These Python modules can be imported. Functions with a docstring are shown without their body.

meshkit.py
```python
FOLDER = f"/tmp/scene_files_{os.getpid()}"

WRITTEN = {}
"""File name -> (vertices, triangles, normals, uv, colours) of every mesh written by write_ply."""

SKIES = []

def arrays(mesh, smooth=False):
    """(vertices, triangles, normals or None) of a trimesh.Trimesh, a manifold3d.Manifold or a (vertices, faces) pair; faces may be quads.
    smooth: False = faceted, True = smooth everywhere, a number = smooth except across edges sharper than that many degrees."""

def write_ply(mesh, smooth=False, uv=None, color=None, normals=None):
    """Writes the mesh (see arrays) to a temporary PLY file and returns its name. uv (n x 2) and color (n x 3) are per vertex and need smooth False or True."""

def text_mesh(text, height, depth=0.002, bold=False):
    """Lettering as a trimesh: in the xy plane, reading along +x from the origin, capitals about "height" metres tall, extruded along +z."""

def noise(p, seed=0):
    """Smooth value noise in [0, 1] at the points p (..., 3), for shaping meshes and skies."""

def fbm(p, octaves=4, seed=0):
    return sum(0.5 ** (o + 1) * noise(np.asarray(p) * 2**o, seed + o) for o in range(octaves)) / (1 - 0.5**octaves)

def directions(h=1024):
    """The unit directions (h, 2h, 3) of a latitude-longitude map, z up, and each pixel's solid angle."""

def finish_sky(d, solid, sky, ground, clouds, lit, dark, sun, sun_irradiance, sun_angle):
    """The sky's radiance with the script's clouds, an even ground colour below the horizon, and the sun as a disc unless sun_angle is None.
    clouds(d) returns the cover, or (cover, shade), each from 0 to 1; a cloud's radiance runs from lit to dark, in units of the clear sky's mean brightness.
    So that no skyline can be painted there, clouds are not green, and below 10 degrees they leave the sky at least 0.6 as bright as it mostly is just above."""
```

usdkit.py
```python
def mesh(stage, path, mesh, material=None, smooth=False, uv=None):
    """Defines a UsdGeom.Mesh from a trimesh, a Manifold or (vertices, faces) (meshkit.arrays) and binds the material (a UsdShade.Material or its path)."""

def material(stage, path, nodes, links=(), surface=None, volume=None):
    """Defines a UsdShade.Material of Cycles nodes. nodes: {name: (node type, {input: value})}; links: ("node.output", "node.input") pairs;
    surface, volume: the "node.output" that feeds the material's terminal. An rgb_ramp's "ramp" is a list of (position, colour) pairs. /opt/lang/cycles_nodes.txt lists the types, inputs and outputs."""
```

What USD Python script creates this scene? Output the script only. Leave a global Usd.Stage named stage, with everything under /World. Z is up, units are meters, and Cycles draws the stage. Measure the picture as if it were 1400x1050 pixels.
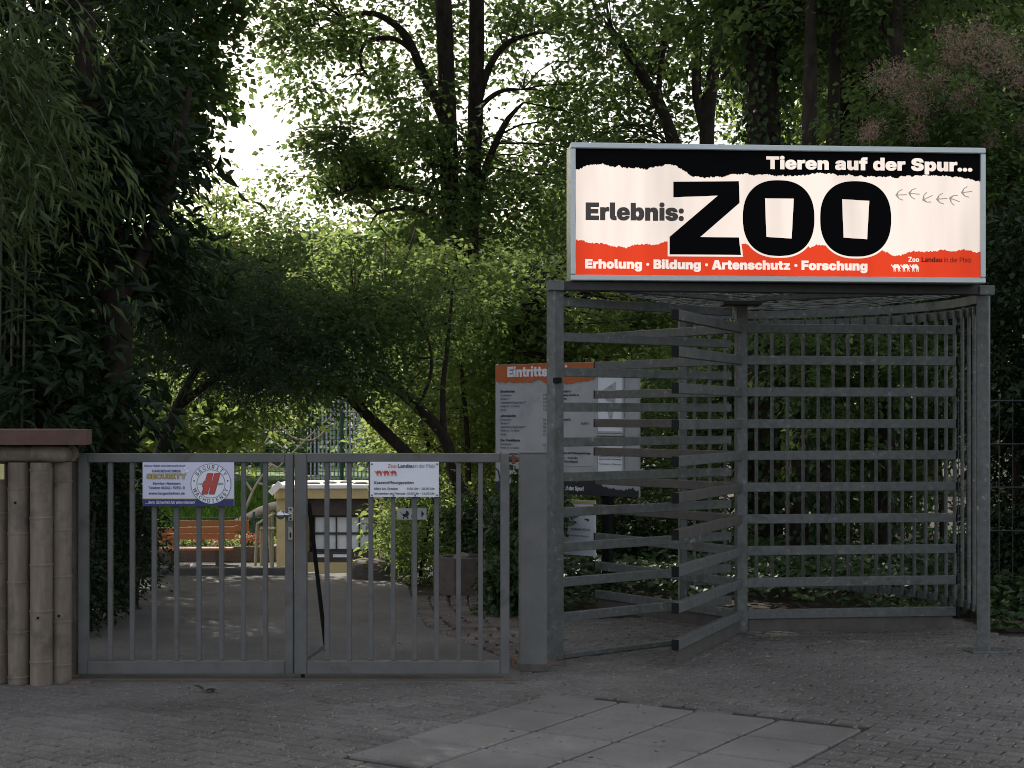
import glob
import math

import numpy as np
import trimesh
import shapely
from shapely import affinity
from shapely.geometry import LineString, Point, Polygon
import meshkit
import usdkit
from pxr import Gf, Sdf, Usd, UsdGeom, UsdLux, UsdShade, Vt
from PIL import Image, ImageDraw, ImageFont

stage = Usd.Stage.CreateInMemory()
UsdGeom.SetStageUpAxis(stage, UsdGeom.Tokens.z)
UsdGeom.SetStageMetersPerUnit(stage, 1.0)
UsdGeom.Xform.Define(stage, '/World')
UsdGeom.Scope.Define(stage, '/World/Looks')
PI = math.pi
EYE = 1.5          # height of the camera above the paving
FOCAL = 2100.0     # focal length in pixels of the 1400 px wide photograph
HORIZON = 570.0

# ------------------------------------------------------------------ camera, sky, sun, exposure
cam = UsdGeom.Camera.Define(stage, '/World/camera')
cam.AddTranslateOp().Set(Gf.Vec3d(0, 0, EYE))
cam.AddRotateXOp().Set(90.0)
cam.CreateHorizontalApertureAttr(36.0)
cam.CreateVerticalApertureAttr(27.0)
cam.CreateFocalLengthAttr(36.0 * FOCAL / 1400.0)
cam.CreateVerticalApertureOffsetAttr(36.0 * (HORIZON - 525.0) / 1400.0)
cam.CreateClippingRangeAttr(Gf.Vec2f(0.1, 5000))
cam.CreateExposureAttr(0.58)

SUN_DIR = np.array([-0.42, 0.90, 0.0])
SUN_DIR /= np.linalg.norm(SUN_DIR)
SUN_ELEV = math.radians(36.0)
SUN_ROT = math.atan2(SUN_DIR[0], SUN_DIR[1])
sun_vec = np.array([SUN_DIR[0] * math.cos(SUN_ELEV), SUN_DIR[1] * math.cos(SUN_ELEV), math.sin(SUN_ELEV)])

sky_mat = usdkit.material(stage, '/World/Looks/sky_look', {
    'sky': ('sky_texture', {'sky_type': 'single_scattering', 'sun_disc': False, 'sun_elevation': SUN_ELEV,
                            'sun_rotation': SUN_ROT, 'air_density': 1.0, 'aerosol_density': 4.0}),
    'co': ('texture_coordinate', {}),
    'no': ('noise_texture', {'scale': 2.2, 'detail': 5.0, 'roughness': 0.55}),
    'ra': ('rgb_ramp', {'ramp': [(0.35, (0.22, 0.22, 0.22)), (0.65, (0.58, 0.58, 0.58))]}),
    'mx': ('mix', {'mix_type': 'mix', 'color2': (5.5, 5.25, 4.9)}),
    'bg': ('background_shader', {'strength': 0.14})},
    [('co.generated', 'no.vector'), ('no.fac', 'ra.fac'), ('ra.color', 'mx.fac'), ('sky.color', 'mx.color1'),
     ('mx.color', 'bg.color')], surface='bg.background')
dome = UsdLux.DomeLight.Define(stage, '/World/sky')
UsdShade.MaterialBindingAPI.Apply(dome.GetPrim()).Bind(sky_mat)
dome.GetPrim().SetCustomDataByKey('kind', 'structure')

sun = UsdLux.DistantLight.Define(stage, '/World/sun')
sun.CreateIntensityAttr(1.25)
sun.CreateAngleAttr(0.5)
sun.CreateNormalizeAttr(True)
sun.CreateColorAttr(Gf.Vec3f(1.0, 0.93, 0.80))
_m = Gf.Matrix4d().SetRotate(Gf.Rotation(Gf.Vec3d(0, 0, 1), Gf.Vec3d(*map(float, sun_vec))))
sun.AddTransformOp().Set(_m)

# ------------------------------------------------------------------ helpers
_used = {}


def unique(parent, name):
    k = (parent, name)
    n = _used.get(k, 0)
    _used[k] = n + 1
    return parent + '/' + (name if n == 0 else '%s_%03d' % (name, n))


def P(px, py, d):
    """A point of the place: the direction of a photograph pixel, at depth d metres."""
    return np.array([(px - 700.0) / FOCAL * d, d, EYE + (HORIZON - py) / FOCAL * d])


def tag(prim, label=None, cat=None, group=None, kind=None):
    for k, v in (('label', label), ('category', cat), ('group', group), ('kind', kind)):
        if v:
            prim.SetCustomDataByKey(k, v)
    return prim


def thing(name, label, cat, loc=(0, 0, 0), rz=0.0, group=None, kind=None):
    x = UsdGeom.Xform.Define(stage, unique('/World', name))
    x.AddTranslateOp().Set(Gf.Vec3d(*map(float, loc)))
    if rz:
        x.AddRotateZOp().Set(math.degrees(rz))
    return tag(x.GetPrim(), label, cat, group, kind)


def obj(name, mesh, look, parent=None, smooth=False, tint=None, label=None):
    path = unique(str(parent.GetPath()) if parent else '/World', name)
    m = usdkit.mesh(stage, path, mesh, look, smooth=smooth)
    if tint is not None:
        UsdGeom.PrimvarsAPI(m).CreatePrimvar('tint', Sdf.ValueTypeNames.FloatArray, 'vertex').Set(
            Vt.FloatArray.FromNumpy(np.asarray(tint, np.float32)))
    if label:
        m.GetPrim().SetCustomDataByKey('label', label)
    return m.GetPrim()


# chamfered box: topology found once
_sg = np.array([[a, b, c] for a in (-1, 1) for b in (-1, 1) for c in (-1, 1)], float)
_mask = np.eye(3)
_tv = np.array([s * (1 - 0.2 * (1 - _mask[k])) for s in _sg for k in range(3)])
_hull = trimesh.convex.convex_hull(_tv)
_map = [int(np.argmin(((_tv - v) ** 2).sum(1))) for v in _hull.vertices]
_cf = np.array(_map)[_hull.faces]
_cs = np.array([s for s in _sg for k in range(3)])
_cm = np.array([1 - _mask[k] for s in _sg for k in range(3)])


def box(c, size, rz=0.0, ch=0.003):
    """Chamfered box: centre, full size, turned rz about z."""
    h = np.asarray(size, float) / 2
    ch = min(ch, 0.3 * h.min())
    v = _cs * (h - ch * _cm)
    if rz:
        ca, sa = math.cos(rz), math.sin(rz)
        v = v @ np.array([[ca, sa, 0], [-sa, ca, 0], [0, 0, 1]])
    return v + np.asarray(c, float), _cf


def bar(a, b, w, h, ch=0.003, up=(0, 0, 1)):
    """A rectangular tube from a to b, w across, h along up."""
    a, b = np.asarray(a, float), np.asarray(b, float)
    d = b - a
    L = np.linalg.norm(d)
    d /= L
    up = np.asarray(up, float)
    s = np.cross(d, up)
    s /= np.linalg.norm(s)
    u = np.cross(s, d)
    v, f = box((0, 0, 0), (L, w, h), 0, ch)
    return v @ np.array([d, s, u]) * 1.0 + (a + b) / 2, f[:, ::-1] if np.linalg.det(np.array([d, s, u])) < 0 else f


def tube(pts, rad, sides=8, cap=True):
    p = np.asarray(pts, float)
    r = np.broadcast_to(np.asarray(rad, float), (len(p),))
    t = np.gradient(p, axis=0)
    t /= np.linalg.norm(t, axis=1, keepdims=True) + 1e-12
    ref = np.array([0, 0, 1.0]) if abs(t[:, 2]).mean() < 0.8 else np.array([1.0, 0, 0])
    a = np.cross(t, ref)
    a /= np.linalg.norm(a, axis=1, keepdims=True) + 1e-12
    b = np.cross(t, a)
    an = np.arange(sides) * 2 * PI / sides
    v = (p[:, None] + r[:, None, None] * (np.cos(an)[None, :, None] * a[:, None] + np.sin(an)[None, :, None] * b[:, None])).reshape(-1, 3)
    i, j = np.meshgrid(np.arange(len(p) - 1), np.arange(sides), indexing='ij')
    q = np.stack([i * sides + j, i * sides + (j + 1) % sides, (i + 1) * sides + (j + 1) % sides, (i + 1) * sides + j], -1).reshape(-1, 4)
    f = np.vstack([q[:, [0, 2, 1]], q[:, [0, 3, 2]]])
    if cap:
        n = len(v)
        v = np.vstack([v, p[0], p[-1]])
        k = np.arange(sides)
        e = (len(p) - 1) * sides
        f = np.vstack([f, np.stack([np.full(sides, n), k, (k + 1) % sides], 1), np.stack([np.full(sides, n + 1), e + (k + 1) % sides, e + k], 1)])
    return v, f


def join(parts):
    vs, fs, n = [], [], 0
    for v, f in parts:
        v, f = np.asarray(v), np.asarray(f)
        if f.shape[1] == 4:
            f = np.vstack([f[:, [0, 1, 2]], f[:, [0, 2, 3]]])
        vs.append(v)
        fs.append(f + n)
        n += len(v)
    return np.vstack(vs), np.vstack(fs)


def lathe(profile, sides=20):
    r = np.array([p[0] for p in profile])
    z = np.array([p[1] for p in profile])
    an = np.arange(sides) * 2 * PI / sides
    v = np.stack([r[:, None] * np.cos(an), r[:, None] * np.sin(an), np.repeat(z[:, None], sides, 1)], -1).reshape(-1, 3)
    i, j = np.meshgrid(np.arange(len(r) - 1), np.arange(sides), indexing='ij')
    q = np.stack([i * sides + j, i * sides + (j + 1) % sides, (i + 1) * sides + (j + 1) % sides, (i + 1) * sides + j], -1).reshape(-1, 4)
    return v, np.vstack([q[:, [0, 1, 2]], q[:, [0, 2, 3]]])


def smoothline(pts, n=24):
    """A smooth polyline through the points."""
    p = np.asarray(pts, float)
    from scipy.interpolate import CubicSpline, PchipInterpolator
    s = np.r_[0, np.cumsum(np.linalg.norm(np.diff(p, axis=0), axis=1))]
    t = np.linspace(0, s[-1], n)
    return np.stack([PchipInterpolator(s, p[:, k])(t) for k in range(p.shape[1])], 1)


# ---- materials
def L(name):
    return '/World/Looks/' + name


def plain(name, c1, c2=None, rough=0.6, metal=0.0, scale=6.0, bump=0.0, bump_scale=60.0, spec=0.5, detail=4.0, stretch=None,
          dirt=None, dirt_scale=3.0, dirt_pos=(0.55, 0.72), spots=None, spot_scale=40.0, spot_size=0.12):
    """Two-tone noise colour, optional dirt patches, light spots and fine relief, in world position."""
    c2 = c2 or tuple(x * 0.8 for x in c1)
    n = {'g': ('geometry', {}), 'mp': ('mapping', {'scale': stretch or (1, 1, 1)}),
         'n': ('noise_texture', {'scale': scale, 'detail': detail, 'roughness': 0.6}),
         'r': ('rgb_ramp', {'ramp': [(0.3, c1), (0.7, c2)]}),
         'p': ('principled_bsdf', {'roughness': rough, 'metallic': metal, 'specular_ior_level': spec})}
    l = [('g.position', 'mp.vector'), ('mp.vector', 'n.vector'), ('n.fac', 'r.fac')]
    out = 'r.color'
    if dirt:
        n['dn'] = ('noise_texture', {'scale': dirt_scale, 'detail': 6.0, 'roughness': 0.65})
        n['dr'] = ('rgb_ramp', {'ramp': [(dirt_pos[0], (0, 0, 0)), (dirt_pos[1], (1, 1, 1))]})
        n['dm'] = ('mix', {'mix_type': 'mix', 'color2': dirt})
        l += [('g.position', 'dn.vector'), ('dn.fac', 'dr.fac'), ('dr.color', 'dm.fac'), (out, 'dm.color1')]
        out = 'dm.color'
    if spots:
        n['sv'] = ('noise_texture', {'scale': spot_scale, 'detail': 4.0, 'roughness': 0.55, 'distortion': 0.8})
        n['sr'] = ('rgb_ramp', {'ramp': [(0.0, (0, 0, 0)), (0.74 - spot_size * 0.5, (0, 0, 0)), (0.80 - spot_size * 0.5, (0.8, 0.8, 0.8)), (1.0, (1, 1, 1))]})
        n['sn'] = ('noise_texture', {'scale': spot_scale * 0.17, 'detail': 2.0})
        n['st'] = ('rgb_ramp', {'ramp': [(0.38, (0, 0, 0)), (0.62, (1, 1, 1))]})
        n['sx'] = ('mix', {'mix_type': 'multiply', 'fac': 1.0})
        n['sm'] = ('mix', {'mix_type': 'mix', 'color2': spots})
        l += [('g.position', 'sv.vector'), ('sv.fac', 'sr.fac'), ('g.position', 'sn.vector'), ('sn.fac', 'st.fac'),
              ('sr.color', 'sx.color1'), ('st.color', 'sx.color2'), ('sx.color', 'sm.fac'), (out, 'sm.color1')]
        out = 'sm.color'
    if bump:
        n['bn'] = ('noise_texture', {'scale': bump_scale, 'detail': 5.0, 'roughness': 0.65})
        n['b'] = ('bump', {'strength': bump, 'distance': 0.01})
        l += [('mp.vector', 'bn.vector'), ('bn.fac', 'b.height'), ('b.normal', 'p.normal')]
    l.append((out, 'p.base_color'))
    return usdkit.material(stage, L(name), n, l, surface='p.BSDF')


def leaf_look(name, dark, light, glow, trans=0.4, rough=0.58, spec=0.22):
    return usdkit.material(stage, L(name), {
        'a': ('attribute', {'attribute': 'tint'}),
        'r': ('rgb_ramp', {'ramp': [(0.0, dark), (1.0, light)]}),
        'gr': ('rgb_ramp', {'ramp': [(0.0, tuple(0.6 * x for x in glow)), (1.0, glow)]}),
        'p': ('principled_bsdf', {'roughness': rough, 'specular_ior_level': spec}),
        't': ('translucent_bsdf', {}),
        'm': ('mix_closure', {'fac': trans})},
        [('a.fac', 'r.fac'), ('a.fac', 'gr.fac'), ('r.color', 'p.base_color'), ('gr.color', 't.color'),
         ('p.BSDF', 'm.closure1'), ('t.BSDF', 'm.closure2')], surface='m.closure')


def lit_look(name, color, strength=1.0, uneven=True, rough=0.4):
    """A printed face of the light box with the tubes behind it: it gives off its own colour, a little unevenly."""
    n = {'g': ('geometry', {}), 'mp': ('mapping', {'scale': (3.2, 3.2, 0.5)}),
         'n': ('noise_texture', {'scale': 1.3, 'detail': 3.0, 'roughness': 0.5}),
         'r': ('rgb_ramp', {'ramp': [(0.26, tuple(0.74 * c for c in color)), (0.62, color)]}),
         'e': ('emission', {'strength': strength}),
         'p': ('principled_bsdf', {'base_color': tuple(0.2 * c for c in color), 'roughness': 0.6, 'specular_ior_level': 0.15}),
         'ad': ('add_closure', {})}
    return usdkit.material(stage, L(name), n, [('g.position', 'mp.vector'), ('mp.vector', 'n.vector'), ('n.fac', 'r.fac'),
                                              ('r.color', 'e.color'), ('e.emission', 'ad.closure1'), ('p.BSDF', 'ad.closure2')], surface='ad.closure')


BEAMST = plain('dark_beam_steel', (0.022, 0.02, 0.019), (0.038, 0.035, 0.033), rough=0.6, scale=14)
GALV = plain('galvanised_steel', (0.076, 0.083, 0.080), (0.132, 0.141, 0.137), rough=0.5, metal=0.3, scale=26, detail=5,
             dirt=(0.055, 0.053, 0.048), dirt_scale=4.0, spots=(0.32, 0.33, 0.32), spot_scale=26, spot_size=0.22, bump=0.06)
BROWNST = plain('weathered_steel', (0.06, 0.055, 0.05), (0.095, 0.088, 0.082), rough=0.6, metal=0.2, scale=14, dirt=(0.09, 0.075, 0.06), bump=0.06)
GATE = plain('grey_gate_paint', (0.076, 0.077, 0.076), (0.104, 0.104, 0.102), rough=0.5, scale=9, dirt=(0.048, 0.040, 0.032), dirt_scale=5, dirt_pos=(0.56, 0.75),
             spots=(0.05, 0.045, 0.04), spot_scale=24, spot_size=0.05, bump=0.05)
PILLAR = plain('grey_pillar_paint', (0.093, 0.094, 0.094), (0.122, 0.122, 0.121), rough=0.55, scale=7, dirt=(0.06, 0.052, 0.043), dirt_scale=4, dirt_pos=(0.58, 0.8),
               spots=(0.09, 0.07, 0.06), spot_scale=20, spot_size=0.06, bump=0.05)
BLACK = plain('black_plastic', (0.005, 0.005, 0.005), (0.009, 0.009, 0.009), rough=0.7, spec=0.15)
RUST = plain('rusty_iron', (0.12, 0.045, 0.025), (0.06, 0.03, 0.02), rough=0.8, scale=60)
CHROME = plain('polished_metal', (0.62, 0.64, 0.66), (0.5, 0.52, 0.54), rough=0.18, metal=1.0)
ALU = plain('anodised_aluminium', (0.50, 0.54, 0.55), (0.42, 0.46, 0.47), rough=0.32, metal=0.75, scale=30, stretch=(1, 1, 8))
BAMBOO = plain('cast_bamboo', (0.135, 0.106, 0.080), (0.20, 0.165, 0.13), rough=0.75, scale=5, detail=7, stretch=(6, 6, 1), dirt=(0.06, 0.052, 0.042), dirt_scale=6, dirt_pos=(0.5, 0.75), bump=0.12, bump_scale=40)
CAPRED = plain('red_cap_stone', (0.10, 0.046, 0.032), (0.06, 0.034, 0.026), rough=0.8, scale=10, dirt=(0.08, 0.06, 0.05), bump=0.2)
BARK = plain('dark_bark', (0.015, 0.011, 0.008), (0.045, 0.035, 0.027), rough=0.95, scale=9, stretch=(1.6, 1.6, 0.7), detail=9, bump=0.9, bump_scale=14, spec=0.2, dirt=(0.016, 0.02, 0.010), dirt_scale=1.5)
PALEBARK = plain('pale_dead_wood', (0.42, 0.36, 0.28), (0.28, 0.23, 0.18), rough=0.85, scale=12, bump=0.3)
YELLOW = plain('yellow_render', (0.52, 0.41, 0.21), (0.45, 0.35, 0.17), rough=0.8, scale=4, dirt=(0.35, 0.25, 0.12), dirt_scale=3, dirt_pos=(0.58, 0.8))
ORANGEW = plain('orange_wood', (0.33, 0.115, 0.03), (0.24, 0.08, 0.02), rough=0.55, scale=5, stretch=(1, 6, 8), detail=6)
DARKWOOD = plain('dark_wood', (0.035, 0.026, 0.02), (0.06, 0.045, 0.035), rough=0.7, scale=8)
CONCRETE = plain('old_concrete', (0.12, 0.11, 0.10), (0.18, 0.168, 0.15), rough=0.85, scale=7, detail=7, dirt=(0.14, 0.12, 0.10), bump=0.3, bump_scale=90)
TROUGH = plain('brown_trough_stone', (0.075, 0.06, 0.05), (0.12, 0.095, 0.08), rough=0.9, scale=16, detail=7, bump=0.5, bump_scale=80)
GREENMETAL = plain('green_fence_paint', (0.015, 0.05, 0.035), (0.02, 0.065, 0.045), rough=0.5)
WHITEP = plain('white_sheet', (0.66, 0.68, 0.74), (0.60, 0.62, 0.68), rough=0.5, scale=4)
LILAC = plain('faded_sign_sheet', (0.55, 0.56, 0.70), (0.50, 0.51, 0.66), rough=0.45, scale=4)
NAVY = plain('navy_print', (0.025, 0.03, 0.13), rough=0.5)
INK = plain('black_print', (0.015, 0.015, 0.02), rough=0.55)
GREYINK = plain('grey_print', (0.16, 0.17, 0.2), rough=0.55)
PICINK = plain('picture_print', (0.38, 0.41, 0.45), (0.22, 0.25, 0.28), rough=0.5, scale=30)
REDINK = plain('red_print', (0.50, 0.06, 0.035), rough=0.5)
GOLDINK = plain('gold_print', (0.42, 0.36, 0.14), rough=0.5)
ORANGEINK = plain('orange_print', (0.40, 0.10, 0.028), (0.34, 0.085, 0.022), rough=0.5)
PAPER = plain('grey_poster_paper', (0.37, 0.38, 0.39), (0.30, 0.31, 0.32), rough=0.6, scale=5, detail=8, dirt=(0.25, 0.26, 0.27), dirt_scale=2.5)
WHITEWALL = plain('white_panel', (0.72, 0.74, 0.76), (0.64, 0.66, 0.68), rough=0.5)
OFFWHITE = plain('white_paint', (0.78, 0.77, 0.72), (0.7, 0.68, 0.62), rough=0.5, scale=8)


def ground_look(name, c1, c2, grit, grit_size=0.30, grit_scale=75.0, rand=0.0, bump=0.5, dirt=None, dirt_scale=0.9):
    """Concrete or asphalt with pale grit, stains and, for loose pieces, a tone of their own."""
    n = {'g': ('geometry', {}), 'n': ('noise_texture', {'scale': 5.0, 'detail': 8.0, 'roughness': 0.7}),
         'r': ('rgb_ramp', {'ramp': [(0.3, c1), (0.7, c2)]}),
         'f': ('noise_texture', {'scale': 140.0, 'detail': 3.0, 'roughness': 0.7}),
         'fr': ('rgb_ramp', {'ramp': [(0.3, (0.62, 0.62, 0.62)), (0.7, (1.3, 1.3, 1.3))]}),
         'fm': ('mix', {'mix_type': 'multiply', 'fac': 1.0}),
         'v': ('voronoi_texture', {'scale': grit_scale, 'feature': 'f1'}),
         'vr': ('rgb_ramp', {'ramp': [(0.0, (1, 1, 1)), (grit_size * 0.6, (1, 1, 1)), (grit_size, (0, 0, 0))]}),
         'vb': ('rgb_to_bw', {}),
         'vs': ('math', {'math_type': 'greater_than', 'value2': 0.58}),
         'vx': ('math', {'math_type': 'multiply'}),
         'vw': ('rgb_to_bw', {}),
         'gm': ('mix', {'mix_type': 'mix', 'color2': grit}),
         'dn': ('noise_texture', {'scale': dirt_scale, 'detail': 6.0, 'roughness': 0.6}),
         'dr': ('rgb_ramp', {'ramp': [(0.35, (0.72, 0.71, 0.70)), (0.65, (1.15, 1.15, 1.15))]}),
         'dm': ('mix', {'mix_type': 'multiply', 'fac': 1.0}),
         'oi': ('object_info', {}), 'ra': ('math', {'math_type': 'add'}), 'rf': ('math', {'math_type': 'fraction'}),
         'rr': ('rgb_ramp', {'ramp': [(0.0, (1 - rand,) * 3), (1.0, (1 + rand,) * 3)]}),
         'rm': ('mix', {'mix_type': 'multiply', 'fac': 1.0}),
         'b': ('bump', {'strength': bump, 'distance': 0.004}),
         'p': ('principled_bsdf', {'roughness': 0.85, 'specular_ior_level': 0.3})}
    l = [('g.position', 'n.vector'), ('n.fac', 'r.fac'), ('g.position', 'f.vector'), ('f.fac', 'fr.fac'), ('r.color', 'fm.color1'), ('fr.color', 'fm.color2'),
         ('g.position', 'v.vector'), ('v.distance', 'vr.fac'), ('vr.color', 'vb.color'), ('v.color', 'vw.color'), ('vw.val', 'vs.value1'),
         ('vb.val', 'vx.value1'), ('vs.value', 'vx.value2'), ('g.position', 'dn.vector'), ('dn.fac', 'dr.fac'),
         ('fm.color', 'dm.color1'), ('dr.color', 'dm.color2'), ('oi.random', 'ra.value1'), ('g.random_per_island', 'ra.value2'), ('ra.value', 'rf.value1'),
         ('rf.value', 'rr.fac'), ('dm.color', 'rm.color1'), ('rr.color', 'rm.color2'), ('rm.color', 'gm.color1'), ('vx.value', 'gm.fac'),
         ('gm.color', 'p.base_color'), ('f.fac', 'b.height'), ('b.normal', 'p.normal')]
    return usdkit.material(stage, L(name), n, l, surface='p.BSDF')


PAVER = ground_look('paver_concrete', (0.103, 0.098, 0.092), (0.138, 0.131, 0.123), (0.38, 0.37, 0.355), rand=0.12)
SLAB = ground_look('slab_concrete', (0.152, 0.146, 0.140), (0.184, 0.177, 0.170), (0.34, 0.33, 0.32), grit_size=0.13, rand=0.06, bump=0.35)
JOINT = ground_look('joint_sand', (0.03, 0.027, 0.024), (0.045, 0.04, 0.036), (0.1, 0.09, 0.08))
ASPHALT = ground_look('path_asphalt', (0.105, 0.100, 0.094), (0.135, 0.129, 0.122), (0.30, 0.295, 0.28), grit_size=0.16, grit_scale=70)
COBBLE = ground_look('cobble_stone', (0.09, 0.078, 0.068), (0.14, 0.12, 0.105), (0.3, 0.28, 0.25), rand=0.2)
SOIL = ground_look('forest_soil', (0.02, 0.016, 0.011), (0.04, 0.03, 0.02), (0.06, 0.045, 0.025))
PLAZA = ground_look('plaza_surface', (0.24, 0.225, 0.205), (0.30, 0.285, 0.265), (0.4, 0.38, 0.35))


# ------------------------------------------------------------------ lettering
_FONT = glob.glob('/opt/blender-*/*/datafiles/fonts/Inter.woff2')[0]
_fonts = {}


def font(weight, size):
    k = (weight, size)
    if k not in _fonts:
        f = ImageFont.truetype(_FONT, size)
        f.set_variation_by_axes([24, weight])
        _fonts[k] = f
    return _fonts[k]


def shape_text(text, cap, weight=400, size=72, width=None, slant=0.0, stretch=1.0, align='left', tol=0.5):
    """Lettering as a flat shape: capitals `cap` metres tall, reading along +x from the origin (or centred / ended there)."""
    f = font(weight, size)
    x0, y0, x1, y1 = f.getbbox(text, anchor='ls')
    im = Image.new('L', (int(x1 - x0) + 8, int(y1 - y0) + 8))
    ImageDraw.Draw(im).text((4 - x0, 4 - y0), text, 255, f, anchor='ls')
    on = np.pad((np.asarray(im) > 127).astype(np.int8), ((0, 0), (1, 1)))
    d = np.diff(on, axis=1)
    rows, starts = np.nonzero(d == 1)
    ends = np.nonzero(d == -1)[1]
    g = shapely.union_all(shapely.box(starts, -rows - 1, ends, -rows)).buffer(0.5).buffer(-0.5).simplify(tol)
    ch = -f.getbbox('H', anchor='ls')[1]
    s = cap / ch
    g = affinity.affine_transform(g, [s * stretch, s * slant, 0, s, (-4 + x0) * s * stretch, (4 - y0) * s])
    b = g.bounds
    if width:
        g = affinity.scale(g, width / (b[2] - b[0]), 1, origin=(b[0], 0))
        b = g.bounds
    if align == 'center':
        g = affinity.translate(g, -(b[0] + b[2]) / 2)
    elif align == 'right':
        g = affinity.translate(g, -b[2])
    elif align == 'left':
        g = affinity.translate(g, -b[0])
    return g


def sheet(geom, depth=0.0012, y=0.0):
    """A flat shape (x, z) raised as a thin sheet facing -y: its back at y, its face at y - depth."""
    parts = []
    for g in getattr(geom, 'geoms', [geom]):
        if g.is_empty or g.area < 1e-9 or g.geom_type != 'Polygon':
            continue
        m = trimesh.creation.extrude_polygon(g, depth, engine='earcut')
        v = np.array(m.vertices)
        parts.append((np.stack([v[:, 0], y - v[:, 2], v[:, 1]], 1), np.array(m.faces)))
    return join(parts)


def rect(x0, z0, x1, z1):
    return shapely.box(x0, z0, x1, z1)


def at(g, x, z):
    return affinity.translate(g, x, z)


def torn(x0, x1, knots, z_far, amp, seed, n=420):
    """A strip with a torn edge through the knots (x, z), filled to z_far."""
    r = np.random.default_rng(seed)
    x = np.linspace(x0, x1, n)
    k = np.array(knots)
    z = np.interp(x, k[:, 0], k[:, 1])
    pts = np.stack([x * 40, np.zeros(n), np.zeros(n)], 1)
    z = z + amp * 2.2 * (meshkit.fbm(pts * 0.5, 3, seed) - 0.5) + amp * (r.random(n) - 0.5) * 0.9
    return Polygon(list(zip(x, z)) + [(x1, z_far), (x0, z_far)]).buffer(0)


CAMEL = [(0, .80), (.04, .90), (.10, .93), (.13, .88), (.12, .80), (.17, .72), (.25, .78), (.33, .92), (.42, .98), (.50, .88), (.58, .95), (.66, .99), (.76, .90), (.86, .74), (.92, .62),
         (.93, .50), (.97, .36), (.94, .34), (.89, .48), (.90, .25), (.96, .02), (.90, 0), (.83, .25), (.80, .42), (.76, .24), (.78, .02), (.72, 0), (.70, .25), (.70, .48), (.50, .46), (.46, .25), (.52, .02),
         (.46, 0), (.40, .22), (.37, .40), (.33, .22), (.34, .02), (.28, 0), (.28, .25), (.27, .48), (.22, .52), (.14, .62), (.06, .76)]


def camels(w, h):
    c = affinity.scale(Polygon(CAMEL).buffer(0), w * 0.35, h, origin=(0, 0))
    return shapely.union_all([affinity.translate(c, k * w * 0.325) for k in range(3)])


# ------------------------------------------------------------------ ground
def step01(x):
    x = np.clip(x, 0, 1)
    return x * x * (3 - 2 * x)


DOWN = 2.33


def ground_z(x, y):
    low = step01((y - 14.75) / 4.2) * (1 - step01((x - 1.6) / 3.0))
    bank = 0.12 * meshkit.fbm(np.stack([np.asarray(x) * 0.5, np.asarray(y) * 0.5, np.zeros_like(np.asarray(x, float))], -1), 3, 5) * step01((np.abs(np.asarray(y) - 0) - 15) / 10)
    return -DOWN * low + bank


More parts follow.
